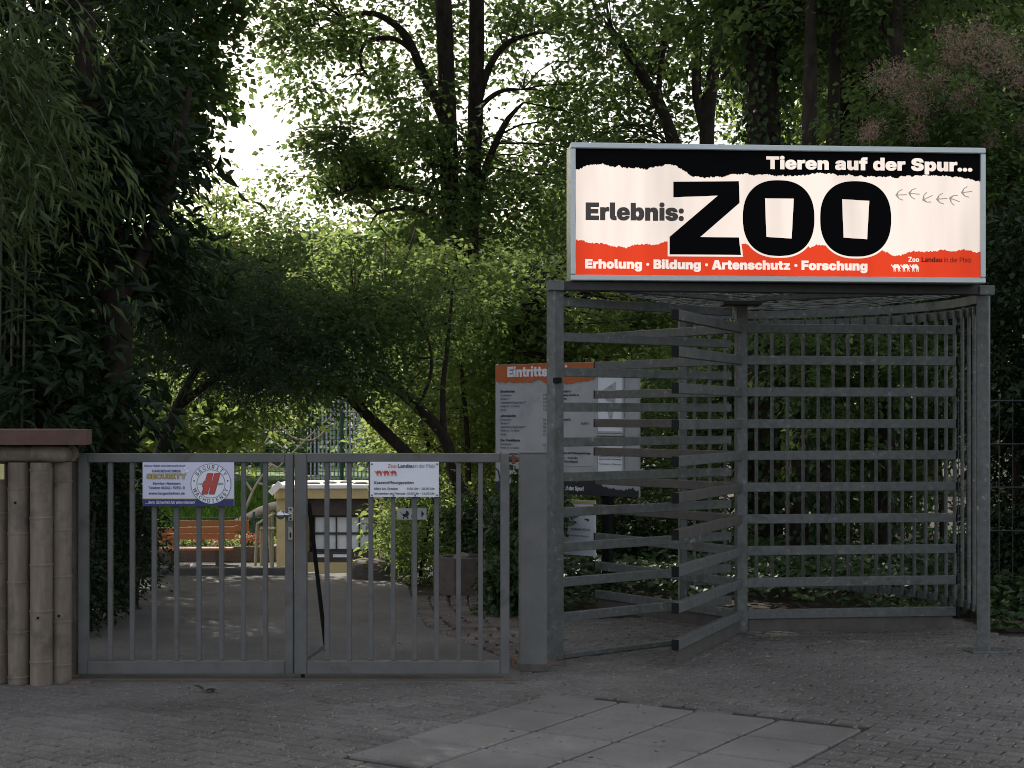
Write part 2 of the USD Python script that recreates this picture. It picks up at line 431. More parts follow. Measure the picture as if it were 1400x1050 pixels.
gx = np.concatenate([[-400, -200, -100, -60, -40, -30, -24], np.arange(-20, 20.1, 0.5), [24, 30, 40, 60, 100, 200, 400]])
gy = np.concatenate([[-200, -80, -30, -10, 0, 4, 8], np.arange(10, 60.1, 0.5), [70, 85, 110, 160, 250, 500]])
GX, GY = np.meshgrid(gx, gy, indexing='ij')
GZ = ground_z(GX, GY) - 0.035
i, j = np.meshgrid(np.arange(len(gx) - 1), np.arange(len(gy) - 1), indexing='ij')
nn = len(gy)
quads = np.stack([i * nn + j, (i + 1) * nn + j, (i + 1) * nn + j + 1, i * nn + j + 1], -1).reshape(-1, 4)
tag(obj('ground', (np.stack([GX, GY, GZ], -1).reshape(-1, 3), quads), SOIL, smooth=True), kind='structure')

# front paving: joint bed, pavers and slabs turned about -35 degrees
pav = thing('pavement', None, None, kind='structure')
obj('joint_bed', box((0, 4.5, -0.022), (60, 9.3, 0.02)), JOINT, pav)
obj('joint_bed', box((3.27, 10.36, -0.022), (6.0, 2.4, 0.02)), JOINT, pav)
PA = math.radians(-32.0)
e1 = np.array([math.cos(PA), math.sin(PA)])       # along the slab rows
e2 = np.array([math.sin(PA), -math.cos(PA)])      # towards the camera
slab0 = np.array([0.195, 8.29])
SW = 0.440
slab_cells = [(a, b) for a in range(4) for b in range(4)]


def in_slab(p):
    d = p - slab0
    a, b = d @ e1, d @ e2
    return (a > -0.02) & (a < 4 * SW + 0.02) & (b > -0.02) & (b < 4 * SW + 0.02)


for a, b in slab_cells:
    c = slab0 + e1 * (a + 0.5) * SW + e2 * (b + 0.5) * SW
    rs = np.random.default_rng(1000 + a * 10 + b)
    obj('paving_slab', box((c[0], c[1], -0.02 + 0.002 * rs.random()), (SW - 0.021, SW - 0.021, 0.05), PA, 0.009), SLAB, pav)
rp = np.random.default_rng(3)
PL, PW = 0.20, 0.10
pavers = []
for r in range(-130, 130):
    for k in range(-90, 90):
        q = slab0 + e1 * ((k + 0.5 * (r % 2) + 0.25) * PL) + e2 * ((r + 0.5) * PW)
        if not (5.9 < q[1] < 11.5 and abs(q[0]) < 0.36 * q[1] + 0.5):
            continue
        if (in_slab(q + e1 * 0.09) and in_slab(q - e1 * 0.09)) or (q[1] > 8.72 and q[0] < 0.0) or (q[1] > 9.28 and q[0] < 0.30) or (q[0] > 3.35 and q[1] > 10.5):
            continue
        pavers.append(q)
pavers.sort(key=lambda q: q[1] + 0.15 * abs(q[0]))
rest = []


def rect_piece(da, db):
    """The stretch of a paver along the row that the slabs leave free."""
    lo, hi = da - PL / 2, da + PL / 2
    if -PW / 2 < db < 4 * SW + PW / 2 - 0.02:
        if lo < 0 < hi:
            hi = 0.0
        elif lo < 4 * SW < hi:
            lo = 4 * SW
        elif 0 <= lo and hi <= 4 * SW:
            return None
    return (lo, hi) if hi - lo > 0.03 else None


for n, q in enumerate(pavers):
    tilt = 0.004 * (rp.random() - 0.5)
    da, db = (q - slab0) @ e1, (q - slab0) @ e2
    cut = rect_piece(da, db)
    if cut is None:
        continue
    v, f = box((0, 0, 0), (cut[1] - cut[0] - 0.011, PW - 0.011, 0.05), PA + 0.02 * (rp.random() - 0.5), 0.006)
    q = q + e1 * ((cut[0] + cut[1]) / 2 - da)
    v[:, 2] += tilt * v[:, 0] * 8 + 0.004 * (rp.random() - 0.5)
    v += (q[0], q[1], -0.025)
    if 6.4 < q[1] and n < 5000 and abs(q[0]) < 0.335 * q[1] + 0.05 and len(_used) and _used.get(('/World/pavement', 'paver'), 0) < 300:
        obj('paver', (v, f), PAVER, pav)
    else:
        rest.append((v, f))
tag(obj('far_pavers', join(rest), PAVER, pav), kind='stuff')

# asphalt path behind the gate, its threshold, the step edge and the stairs down
path_pts = np.array([P(60, 0, 1)[:2] * 0, [0, 0]])
outline = Polygon([(-3.2, 8.75), (-3.4, 10.4), (-3.75, 12.6), (-4.2, 14.7), (-1.15, 14.72), (-0.93, 13.6), (-0.85, 12.9), (-0.62, 11.0), (-0.08, 9.6), (0.05, 9.2), (0.05, 8.75)])


def slab_shape(poly, z, th):
    m = trimesh.creation.extrude_polygon(poly, th, engine='earcut')
    v = np.array(m.vertices)
    v[:, 2] += z - th
    return v, np.array(m.faces)


tag(obj('path', slab_shape(outline, 0.004, 0.03), ASPHALT), kind='structure')
thr = thing('gate_threshold', 'low concrete strip in the paving under the double gate', 'threshold')
obj('concrete_strip', box((-1.28, 8.72, -0.019), (2.75, 0.10, 0.044), 0.02, 0.006), TROUGH, thr)
obj('end_stone', box((-2.43, 8.66, -0.01), (0.13, 0.10, 0.05), 0.1, 0.012), TROUGH, thr)

stairs = thing('stairs', None, None, kind='structure')
obj('edge_stone', box((-2.75, 14.62, 0.02), (1.32, 0.16, 0.10), 0, 0.012), plain('dark_edge_stone', (0.07, 0.065, 0.06), (0.10, 0.095, 0.09), rough=0.85), stairs)
for k in range(13):
    obj('step', box((-2.75, 14.92 + 0.32 * k, -0.12 - 0.178 * k), (1.7, 0.34, 0.2), 0, 0.01), CONCRETE, stairs)
tag(obj('lower_plaza', slab_shape(Polygon([(-16, 19.2), (-1, 19.2), (2, 30), (2, 43), (-16, 43)]), -DOWN + 0.03, 0.1), PLAZA), kind='structure')
LAWN = plain('lawn_soil', (0.05, 0.11, 0.015), (0.08, 0.17, 0.02), rough=0.9, scale=9)

# cobbled edge right of the path
cob = thing('cobbled_strip', None, None, kind='structure')
rc = np.random.default_rng(8)
obj('joint_bed', slab_shape(Polygon([(-0.83, 12.88), (-0.60, 11.0), (-0.06, 9.6), (0.07, 9.2), (0.30, 9.25), (0.30, 11.4), (-0.3, 12.9)]), -0.012, 0.02), JOINT, cob)
edge = smoothline([(-0.83, 12.9), (-0.60, 11.0), (-0.06, 9.6), (0.06, 9.2)], 40)
cells = []
for y in np.arange(9.3, 12.9, 0.15):
    xe = np.interp(y, edge[::-1, 1], edge[::-1, 0])
    for k in range(8):
        x = xe + 0.06 + k * 0.155 + 0.02 * rc.random()
        if x > 0.26:
            break
        cells.append((x, y + 0.02 * rc.random()))
for x, y in cells:
    v, f = box((0, 0, 0), (0.14, 0.135, 0.06), 0.12 * (rc.random() - 0.5), 0.015)
    v[:, 2] += 0.006 * rc.random()
    obj('cobble', (v + (x, y, -0.022), f), COBBLE, cob)

# flush kerb across the cobbles and the kerb at the right hedge
kerb = thing('kerb_edging', 'low old stone kerb across the cobbles behind the gate pillar', 'kerb')
for k in range(3):
    obj('kerb_stone', box((-0.27 + 0.22 * k, 10.9 + 0.03 * k, -0.02), (0.21, 0.10, 0.10), 0.12, 0.015), TROUGH, kerb)
kerb2 = thing('hedge_kerb', 'grey concrete kerb at the foot of the hedge right of the turnstile', 'kerb')
for k in range(4):
    obj('kerb_stone', box((3.98 + 0.99 * k, 10.62 + 0.02 * k + 0.25, -0.01), (0.98, 0.09, 0.14), 0.02, 0.012), TROUGH, kerb2)

# ------------------------------------------------------------------ turnstile
CX, CY = 1.565, 10.5
R = 1.6
LP = np.array([0.267, 9.49])
RP = np.array([3.02, 9.84])
frame = thing('turnstile_cage', 'fixed galvanised cage of the full-height turnstile, with comb bars, curved bar screen and roof netting', 'turnstile cage')


def fr(name, mesh, look=GALV, **k):
    return obj(name, mesh, look, frame, **k)


comb_dir = np.array([CX, CY]) - LP
comb_len = np.linalg.norm(comb_dir)
comb_dir /= comb_len
ang_l = math.atan2(comb_dir[1], comb_dir[0])
rad_r = math.atan2(RP[1] - CY, RP[0] - CX)
TOP = 2.28
pst = fr('post', box((LP[0], LP[1], TOP / 2), (0.078, 0.078, TOP), ang_l, 0.004))
obj('latch_bracket', box((LP[0] + 0.012, LP[1] - 0.055, 1.725), (0.05, 0.03, 0.035), ang_l), BLACK, pst)
pst = fr('post', box((RP[0], RP[1], TOP / 2), (0.075, 0.075, TOP), rad_r, 0.004))
obj('base_plate', box((RP[0] + 0.02, RP[1] - 0.02, 0.006), (0.26, 0.17, 0.012), 0.1), GALV, pst)
for dx in (-0.08, 0.12):
    obj('bolt', tube([(RP[0] + dx, RP[1] - 0.06, 0.01), (RP[0] + dx, RP[1] - 0.06, 0.03)], 0.01, 6), GALV, pst)
pst = fr('post', box((CX + R * math.cos(math.radians(98)), CY + R * math.sin(math.radians(98)), TOP / 2), (0.06, 0.06, TOP), math.radians(8), 0.004))
# front beam with end caps
fd = (RP - LP) / np.linalg.norm(RP - LP)
ang_f = math.atan2(fd[1], fd[0])
A = LP - fd * 0.03
B = RP + fd * 0.03
fr('beam', bar((*A, 2.308), (*B, 2.308), 0.10, 0.055), BEAMST)
for q in (LP, RP):
    fr('beam_end_plate', box((q[0], q[1] - 0.012, 2.308), (0.10, 0.10, 0.061), ang_f), GALV)
# comb bars
for k in range(10):
    z = 0.258 + 0.2172 * k
    a = LP + comb_dir * 0.042
    b = LP + comb_dir * (comb_len - 0.11)
    bb = fr('comb_bar', bar((*a, z), (*b, z), 0.04, 0.056))
    obj('end_cap', bar((*b, z), (*(b + comb_dir * 0.004), z), 0.034, 0.05, 0.001), BLACK, bb)
# curved cage
a0, a1 = rad_r + math.radians(2.5), math.radians(97)


def ring(z, h, w, r=R, s=a0, e=a1, n=40):
    t = np.linspace(s, e, n)
    parts = []
    v = []
    for tt in t:
        c, sn = math.cos(tt), math.sin(tt)
        for rr, zz in ((r - w / 2, z - h / 2), (r + w / 2, z - h / 2), (r + w / 2, z + h / 2), (r - w / 2, z + h / 2)):
            v.append((CX + rr * c, CY + rr * sn, zz))
    f = []
    for q in range(n - 1):
        for k in range(4):
            f.append((q * 4 + k, q * 4 + (k + 1) % 4, (q + 1) * 4 + (k + 1) % 4, (q + 1) * 4 + k))
    f += [(0, 3, 2, 1), ((n - 1) * 4, (n - 1) * 4 + 1, (n - 1) * 4 + 2, (n - 1) * 4 + 3)]
    return np.array(v), np.array(f)


fr('top_ring', ring(2.225, 0.06, 0.012), label='curved upper flat bar of the cage')
fr('roof_ring', ring(2.30, 0.06, 0.03), label='curved roof edge bar of the cage')
fr('bottom_ring', ring(0.20, 0.05, 0.012), label='curved lower flat bar of the cage')
nb = 27
for k in range(nb):
    t = a0 + (a1 - a0) * (k + 0.5) / nb
    x, y = CX + (R - 0.022) * math.cos(t), CY + (R - 0.022) * math.sin(t)
    fr('cage_bar', tube([(x, y, 0.18), (x, y, 2.25)], 0.0135, 8), smooth=40)
# struts from the bearing to the beam and the bearing plate
fr('bearing_plate', box((CX, CY, 2.275), (0.26, 0.20, 0.03)), BEAMST)
for s, tx in ((-1, 0.12), (1, 0.90)):
    q = A + (B - A) * tx
    fr('roof_strut', bar((CX + 0.1 * s, CY, 2.315), (q[0], q[1] + 0.06, 2.315), 0.05, 0.05))
q = (CX + R * math.cos(math.radians(96)), CY + R * math.sin(math.radians(96)))
fr('roof_strut', bar((CX - 0.02, CY + 0.09, 2.315), (q[0], q[1], 2.315), 0.05, 0.05))
# roof netting: two families of slightly sagging wires over the cage
wires = []
rw = np.random.default_rng(5)
disc = Point(CX, CY).buffer(R - 0.01).intersection(Polygon([(CX - 0.25, CY + 4), (CX - 0.22, CY + 1.5), tuple(LP + (0.05, 0.06)), tuple(RP + (0, 0.06)), (CX + 2.5, RP[1]), (CX + 2.5, CY + 4)]))
for s in (0.62, -0.62):
    d = np.array([math.cos(s), math.sin(s)])
    nrm = np.array([-d[1], d[0]])
    for o in np.arange(-1.6, 1.6, 0.10):
        ln = LineString([(CX, CY) + nrm * o - d * 3, (CX, CY) + nrm * o + d * 3]).intersection(disc)
        if ln.is_empty or ln.length < 0.1 or ln.geom_type != 'LineString':
            continue
        c = np.array(ln.coords)
        t = np.linspace(0, 1, 9)[:, None]
        p = c[0] + (c[-1] - c[0]) * t
        z = 2.345 - 0.03 * np.sin(PI * t[:, 0]) + 0.012 * rw.random(9)
        wires.append(tube(np.c_[p, z], 0.003, 4, False))
tag(fr('roof_netting', join(wires)), kind='stuff')
fr('ground_stop', bar((*(LP + comb_dir * 0.06), 0.018), (*(LP + comb_dir * 1.25), 0.018), 0.035, 0.03))

rotor = thing('turnstile_rotor', 'turning three-wing barrier of ten-bar steel arms inside the turnstile cage', 'turnstile rotor', (CX, CY, 0))
obj('column', box((0, 0, 1.15), (0.075, 0.075, 2.22), math.radians(7), 0.005), GALV, rotor)
AL = 1.54
for w in range(3):
    th = math.radians(7 + 120 * w)
    d = np.array([math.cos(th), math.sin(th), 0])
    for k in range(10):
        z = 0.15 + 0.2172 * k
        look = BROWNST if (k in (3, 4) and w) or (w == 1 and k in (3, 4, 5, 6)) else GALV
        am = obj('arm', bar(d * 0.036 + (0, 0, z), d * (AL - 0.012) + (0, 0, z), 0.042, 0.062), look, rotor)
        obj('end_cap', bar(d * (AL - 0.012) + (0, 0, z), d * AL + (0, 0, z), 0.043, 0.063, 0.002), BLACK, am)
    obj('skirt_plate', bar(d * 0.05 + (0, 0, 0.075), d * (AL - 0.03) + (0, 0, 0.075), 0.012, 0.085), BROWNST, rotor)

# ------------------------------------------------------------------ light box sign
SLEN = 2.615
s0 = np.array([0.36, 9.43])
sign = thing('light_box_sign', 'wide lit zoo sign in black, white and red standing on top of the turnstile', 'sign', (s0[0], s0[1], 2.337), math.radians(4.4))
SH = 0.848
DEP = 0.22
obj('case', box((SLEN / 2, DEP / 2 + 0.03, SH / 2), (SLEN - 0.004, DEP - 0.02, SH - 0.004), 0, 0.006), ALU, sign)
for z0, z1 in ((0, 0.036), (SH - 0.036, SH)):
    obj('frame_rail', box((SLEN / 2, 0.012, (z0 + z1) / 2), (SLEN, 0.05, z1 - z0), 0, 0.009), ALU, sign)
for x0, x1 in ((0, 0.032), (SLEN - 0.032, SLEN)):
    obj('frame_rail', box(((x0 + x1) / 2, 0.0125, SH / 2), (x1 - x0, 0.049, SH - 0.073), 0, 0.009), ALU, sign)
# printed face; coordinates in photo pixels of the sign: u 783..1342, v 204..385
PX = (SLEN - 0.064) / (1342 - 783.0)
PZ = (SH - 0.072) / (381.0 - 203)


def su(u):
    return 0.032 + (u - 783) * PX


def sv(v):
    return 0.036 + (381 - v) * PZ


FACE = lit_look('lit_white', (0.98, 0.84, 0.75), 0.67)
LITRED = lit_look('lit_red', (0.84, 0.060, 0.018), 0.60)
LITINK = plain('light_box_black', (0.004, 0.004, 0.005), rough=0.7, spec=0.05)
LITGREY = lit_look('lit_grey', (0.075, 0.07, 0.068), 0.42)
LITTRACK = lit_look('lit_track_print', (0.30, 0.28, 0.25), 0.6)
LITDARK = lit_look('lit_dark_print', (0.06, 0.012, 0.01), 0.6)
white = obj('panel', sheet(rect(su(783), sv(381), su(1342), sv(203)), 0.004, 0.014), FACE, sign)
top_edge = [(783, 231), (800, 226), (815, 225), (850, 229), (880, 229), (905, 223), (918, 226), (930, 231), (945, 241), (962, 243), (1000, 236), (1040, 237), (1080, 238), (1110, 234), (1160, 236), (1200, 239), (1240, 237), (1290, 233), (1342, 242)]
bot_edge = [(783, 331), (800, 333), (830, 340), (850, 343), (875, 338), (905, 334), (950, 335), (1000, 336), (1020, 335), (1060, 341), (1095, 336), (1125, 338), (1170, 345), (1205, 342), (1222, 350), (1245, 345), (1290, 342), (1342, 343)]
blackband = torn(su(783), su(1342), [(su(a), sv(b)) for a, b in top_edge], sv(203), 0.011, 11)
redband = torn(su(783), su(1342), [(su(a), sv(b)) for a, b in bot_edge], sv(381), 0.011, 12)
Zs = Polygon([(su(a), sv(b)) for a, b in [(916, 248), (1006, 246), (1007, 277), (953, 326), (1006, 326), (1009, 351), (911, 351), (911, 326), (977, 267), (916, 270)]])


def big_o(cx, hole):
    cy, rx, ry = 298.0, 49.5, 54.0
    t = np.linspace(0, 2 * PI, 90)
    c, s = np.cos(t), np.sin(t)
    q = np.stack([cx + rx * np.sign(c) * np.abs(c) ** 0.84, cy - ry * np.sign(s) * np.abs(s) ** 0.84], 1)
    return Polygon([(su(a), sv(b)) for a, b in q], [[(su(a), sv(b)) for a, b in hole]])


O1 = big_o(1061, [(1042, 270), (1082, 270), (1079, 327), (1044, 325)])
O2 = big_o(1168, [(1149, 270), (1187, 272), (1184, 327), (1151, 325)])
zoo = shapely.union_all([Zs, O1, O2])
zoo_out = zoo.buffer(2.6 * PX, join_style=2)
zoo_out = shapely.union_all([Polygon(g.exterior) for g in getattr(zoo_out, 'geoms', [zoo_out])])
obj('black_torn_band', sheet(blackband.difference(zoo_out), 0.0015, 0.010), LITINK, white)
obj('red_torn_band', sheet(redband.difference(zoo_out), 0.0015, 0.010), LITRED, white)
obj('zoo_lettering', sheet(zoo, 0.0015, 0.010), LITINK, white)


def slab_text(text, cap, w, width):
    """Fat slab-like display lettering: black weight thickened a little."""
    g = shape_text(text, cap, 900, 96, width)
    g = affinity.translate(g, 0, 0)
    return g.buffer(cap * 0.018, join_style=2)


obj('headline_lettering', sheet(at(slab_text('Tieren auf der Spur...', 17.5 * PZ, 900, (1331 - 1044) * PX), su(1044), sv(228)), 0.0015, 0.0084), FACE, white)
obj('lettering', sheet(at(slab_text('Erlebnis:', 24 * PZ, 900, (930 - 797) * PX), su(797), sv(303)), 0.0015, 0.010), LITGREY, white)
obj('lower_lettering', sheet(at(slab_text('Erholung · Bildung · Artenschutz · Forschung', 12.8 * PZ, 900, (1184 - 796) * PX), su(796), sv(371.5)), 0.0015, 0.0084), FACE, white)
obj('zoo_name_lettering', sheet(at(shape_text('Zoo', 7.2 * PZ, 800, 64, 15 * PX), su(1241.5), sv(359)), 0.0015, 0.0084), FACE, white)
obj('zoo_name_lettering', sheet(at(shape_text('Landau', 7.2 * PZ, 800, 64, 29 * PX), su(1260), sv(359)), 0.0015, 0.0084), LITDARK, white)
obj('zoo_name_lettering', sheet(at(shape_text('in der Pfalz', 7.0 * PZ, 400, 64, 38 * PX), su(1292), sv(359)), 0.0015, 0.0084), LITDARK, white)
obj('camel_emblem', sheet(at(camels(40 * PX, 11 * PZ), su(1217), sv(373)), 0.0015, 0.0084), FACE, white)
tracks = []
for (u, v, a) in [(1231, 263, 0.05), (1249, 261, -0.1), (1268, 267, 0.45), (1288, 268, 0.1), (1306, 269, -0.35), (1323, 258, 0.15)]:
    for da, l in ((0.0, 15), (0.85, 12), (-0.85, 12)):
        q = [(u - 7, v), (u - 7 + l * math.cos(da) * 0.55, v + l * math.sin(da) * 0.6), (u - 7 + l * math.cos(da * 0.8), v + l * math.sin(da * 0.8))]
        ln = LineString([(su(x), sv(y)) for x, y in q])
        tracks.append(affinity.rotate(ln, math.degrees(a), origin=(su(u), sv(v))).buffer(0.55 * PX))
    tracks.append(affinity.rotate(LineString([(su(u - 3), sv(v - 4.5)), (su(u - 5), sv(v)), (su(u - 3), sv(v + 4.5))]), math.degrees(a), origin=(su(u), sv(v))).buffer(0.4 * PX))
obj('bird_track_print', sheet(shapely.union_all(tracks), 0.0015, 0.010), LITTRACK, white)

# ------------------------------------------------------------------ gate
GD = 8.82


def gxp(px):
    return (px - 700) / FOCAL * GD


def gz(py):
    return EYE + (HORIZON - py) / FOCAL * GD


def gate_leaf(x0, x1, st0, st1, bars, label):
    g = thing('gate_leaf', label, 'gate', (gxp(x0), GD, 0))
    o = gxp(x0)
    zt, zb = gz(619.5), gz(921)
    w0, w1 = gxp(x0 + st0) - o, gxp(x1) - gxp(x1 - st1)
    W = gxp(x1) - o
    rail, low = 0.053, 0.076
    obj('stile', box((w0 / 2, 0, (zt + zb) / 2), (w0, 0.05, zt - zb), 0, 0.004), GATE, g)
    obj('stile', box((W - w1 / 2, 0, (zt + zb) / 2), (w1, 0.05, zt - zb), 0, 0.004), GATE, g)
    obj('top_rail', box(((w0 + W - w1) / 2, 0, zt - rail / 2), (W - w0 - w1 - 0.001, 0.047, rail), 0, 0.004), GATE, g)
    obj('bottom_rail', box(((w0 + W - w1) / 2, 0, zb + low / 2), (W - w0 - w1 - 0.001, 0.047, low), 0, 0.004), GATE, g)
    for px in bars:
        x = gxp(px) - o
        obj('bar', box((x, 0.002, (zt - rail + zb + low) / 2), (0.027, 0.027, zt - zb - rail - low), 0, 0.002), GATE, g)
    return g


g1 = gate_leaf(108, 401.5, 13, 11, [151, 181, 211, 241.5, 272, 303, 333, 363], 'grey steel gate leaf beside the bamboo pillar, carrying the security sign')
o1 = gxp(108)
hp = obj('handle_plate', box((gxp(398.5) - o1, -0.029, gz(702.5)), (0.030, 0.008, 0.075), 0, 0.002), CHROME, g1)
ks = trimesh.creation.icosphere(2, 0.026)
obj('door_knob', (np.array(ks.vertices) * (1.0, 0.85, 1.0) + (gxp(386) - o1, -0.065, gz(703)), np.array(ks.faces)), CHROME, hp, smooth=True)
obj('knob_neck', tube([(gxp(398) - o1, -0.033, gz(703)), (gxp(396) - o1, -0.055, gz(703)), (gxp(390) - o1, -0.063, gz(703))], [0.011, 0.011, 0.015], 10), CHROME, hp, smooth=True)
for dz in (0.027, -0.027):
    obj('screw', tube([(gxp(398.5) - o1, -0.033, gz(702.5) + dz), (gxp(398.5) - o1, -0.0355, gz(702.5) + dz)], 0.006, 8), BLACK, hp)
lp_ = obj('lock_plate', box((gxp(398) - o1, -0.028, gz(729)), (0.026, 0.006, 0.072), 0, 0.002), CHROME, g1)
obj('keyhole', box((gxp(398) - o1, -0.0325, gz(731)), (0.009, 0.004, 0.028), 0, 0.001), BLACK, lp_)
g2 = gate_leaf(403.5, 696.5, 16.5, 12.5, [447, 477.5, 507, 537.5, 567, 597, 627, 657], 'grey steel gate leaf next to the square pillar, carrying the opening hours sign')
o2 = gxp(403.5)
obj('drop_bolt', tube([(gxp(414) - o2, 0.0, 0.035), (gxp(414) - o2, 0.0, -0.02)], 0.011, 8), BLACK, g2)
obj('hinge', tube([(gxp(696) - o2, -0.005, gz(628)), (gxp(708) - o2, 0.02, gz(628))], 0.017, 8), RUST, g2)
obj('hinge', box((gxp(702) - o2, 0.0, gz(628)), (0.022, 0.045, 0.055)), RUST, g2)
obj('hinge', box((gxp(701) - o2, 0.008, gz(905)), (0.022, 0.045, 0.055)), RUST, g2)
obj('stay_rod', bar((gxp(421) - o2, 0.04, gz(688)), (gxp(442.5) - o2, 0.13, gz(897)), 0.016, 0.022), BLACK, g2)
obj('stay_rod', bar((gxp(443) - o2, 0.14, gz(886)), (gxp(419) - o2, 0.035, gz(901)), 0.016, 0.02), GALV, g2)

gp = thing('gate_pillar', 'square grey painted steel pillar between the gate and the turnstile', 'pillar', (0, 0, 0))
obj('post', box(((728.5 - 700) / FOCAL * 9.06, 9.11, 0.65), (0.16, 0.16, 1.27), 0.05, 0.004), PILLAR, gp)
obj('cap_plate', box(((728.5 - 700) / FOCAL * 9.06, 9.11, 1.289), (0.166, 0.166, 0.008), 0.05, 0.002), PILLAR, gp)
obj('rusty_foot', box(((728.5 - 700) / FOCAL * 9.06, 9.11, 0.025), (0.165, 0.165, 0.05), 0.05, 0.004), BROWNST, gp)

# ------------------------------------------------------------------ signs on the gate
def flat_sign(name, label, x0, y0, x1, y1, d, look, cat='sign', rz=0.0):
    a, b = P(x0, y1, d), P(x1, y0, d)
    s = thing(name, label, cat, (a[0], d, a[2]), rz)
    W, H = b[0] - a[0], b[2] - a[2]
    obj('board', box((W / 2, 0.003, H / 2), (W, 0.006, H), 0, 0.0015), look, s)
    return s, W, H


def put(s, geom, look, y=-0.0002, name='lettering', depth=0.0012):
    return obj(name, sheet(geom, depth, y), look, s)


sec, W, H = flat_sign('security_sign', 'pale lilac security company sign with a red letter in a ring, on the gate', 195, 632, 320, 692, GD - 0.04, LILAC)
u = W / 125.0
put(sec, rect(0.001, 0.0, W - 0.001, 9.5 * u), NAVY, name='navy_band')
put(sec, rect(0.001, 9.7 * u, W - 0.001, 10.7 * u), GOLDINK, name='gold_line')
put(sec, at(shape_text('Dieses Objekt wird überwacht durch', 2.6 * u, 600, 40, 56 * u), 2.5 * u, 54.0 * u), NAVY)
put(sec, at(shape_text('HARGESHEIMER', 3.4 * u, 700, 48, 39 * u), 13 * u, 46.3 * u), NAVY)
put(sec, at(shape_text('SECURITY', 7.0 * u, 900, 48, 54 * u).buffer(0.4 * u), 5.5 * u, 37.3 * u), NAVY, depth=0.0008)
put(sec, at(shape_text('SECURITY', 7.0 * u, 900, 48, 54 * u), 5.5 * u, 37.3 * u), GOLDINK, y=-0.0011)
put(sec, at(shape_text('Service-Nummer:', 3.6 * u, 700, 48, 38 * u), 14 * u, 29.3 * u), NAVY)
put(sec, at(shape_text('Telefon 06341-9292-0', 3.8 * u, 700, 48, 49 * u), 8.5 * u, 23.3 * u), NAVY)
put(sec, at(shape_text('www.hargesheimer.de', 3.6 * u, 700, 48, 49 * u), 8.5 * u, 15.8 * u), NAVY)
put(sec, at(shape_text('...denn Sicherheit hat einen Namen!', 4.2 * u, 500, 48, 68 * u, slant=0.25), 4 * u, 3.2 * u), WHITEP, y=-0.0014)
cx_, cz_ = 93.5 * u, 30.5 * u
put(sec, Point(cx_, cz_).buffer(27.6 * u, 40), NAVY, y=-0.0012, name='ring_print', depth=0.0006)
put(sec, Point(cx_, cz_).buffer(26.9 * u, 40), WHITEP, y=-0.0016, name='ring_print', depth=0.0006)
put(sec, Point(cx_, cz_).buffer(19.6 * u, 40).difference(Point(cx_, cz_).buffer(18.9 * u, 40)), NAVY, y=-0.0020, name='ring_print', depth=0.0006)
ring_letters = []
for word, mid, flip in (('SECURITY', 90, False), ('WACHDIENST', -90, True)):
    for k, chh in enumerate(word):
        a = (k - (len(word) - 1) / 2) * (15.5 if not flip else 15.0)
        ang = mid - a if not flip else mid + a
        g = shape_text(chh, 5.0 * u, 600, 40, align='center')
        g = affinity.translate(g, 0, -2.5 * u)
        g = affinity.rotate(g, (ang - 90) if not flip else (ang + 90), origin=(0, 0))
        ring_letters.append(affinity.translate(g, cx_ + 23.3 * u * math.cos(math.radians(ang)), cz_ + 23.3 * u * math.sin(math.radians(ang))))
for a in (10, 170):
    ring_letters.append(Point(cx_ + 23.3 * u * math.cos(math.radians(a)), cz_ + 23.3 * u * math.sin(math.radians(a))).buffer(1.1 * u))
put(sec, shapely.union_all(ring_letters), INK, y=-0.0020, depth=0.0008)
hh = shapely.union_all([rect(-7.5, -13, -2.2, 13), rect(2.2, -13, 7.5, 13), rect(-9.5, -3.2, 5, 2.6)]).buffer(1.0)
hh = affinity.scale(affinity.affine_transform(hh, [1, 0.28, 0, 1, 0, 0]), u, u, origin=(0, 0))
put(sec, at(hh.buffer(0.7 * u), cx_, cz_), NAVY, y=-0.0021, name='letter_emblem', depth=0.0006)
put(sec, at(hh, cx_, cz_), REDINK, y=-0.0025, name='letter_emblem', depth=0.0008)
put(sec, at(shape_text('HARGESHEIMER', 2.6 * u, 600, 40, 34 * u, align='center'), cx_, cz_ - 1.2 * u), GREYINK, y=-0.0031, depth=0.0006)
put(sec, Polygon([(56 * u, 52 * u), (60 * u, 55.5 * u), (62 * u, 54 * u), (59.5 * u, 51.5 * u), (64 * u, 49 * u), (63 * u, 45.8 * u), (58.5 * u, 46.5 * u), (59 * u, 49.5 * u)]), WHITEP, y=-0.0016, name='peeled_patch')

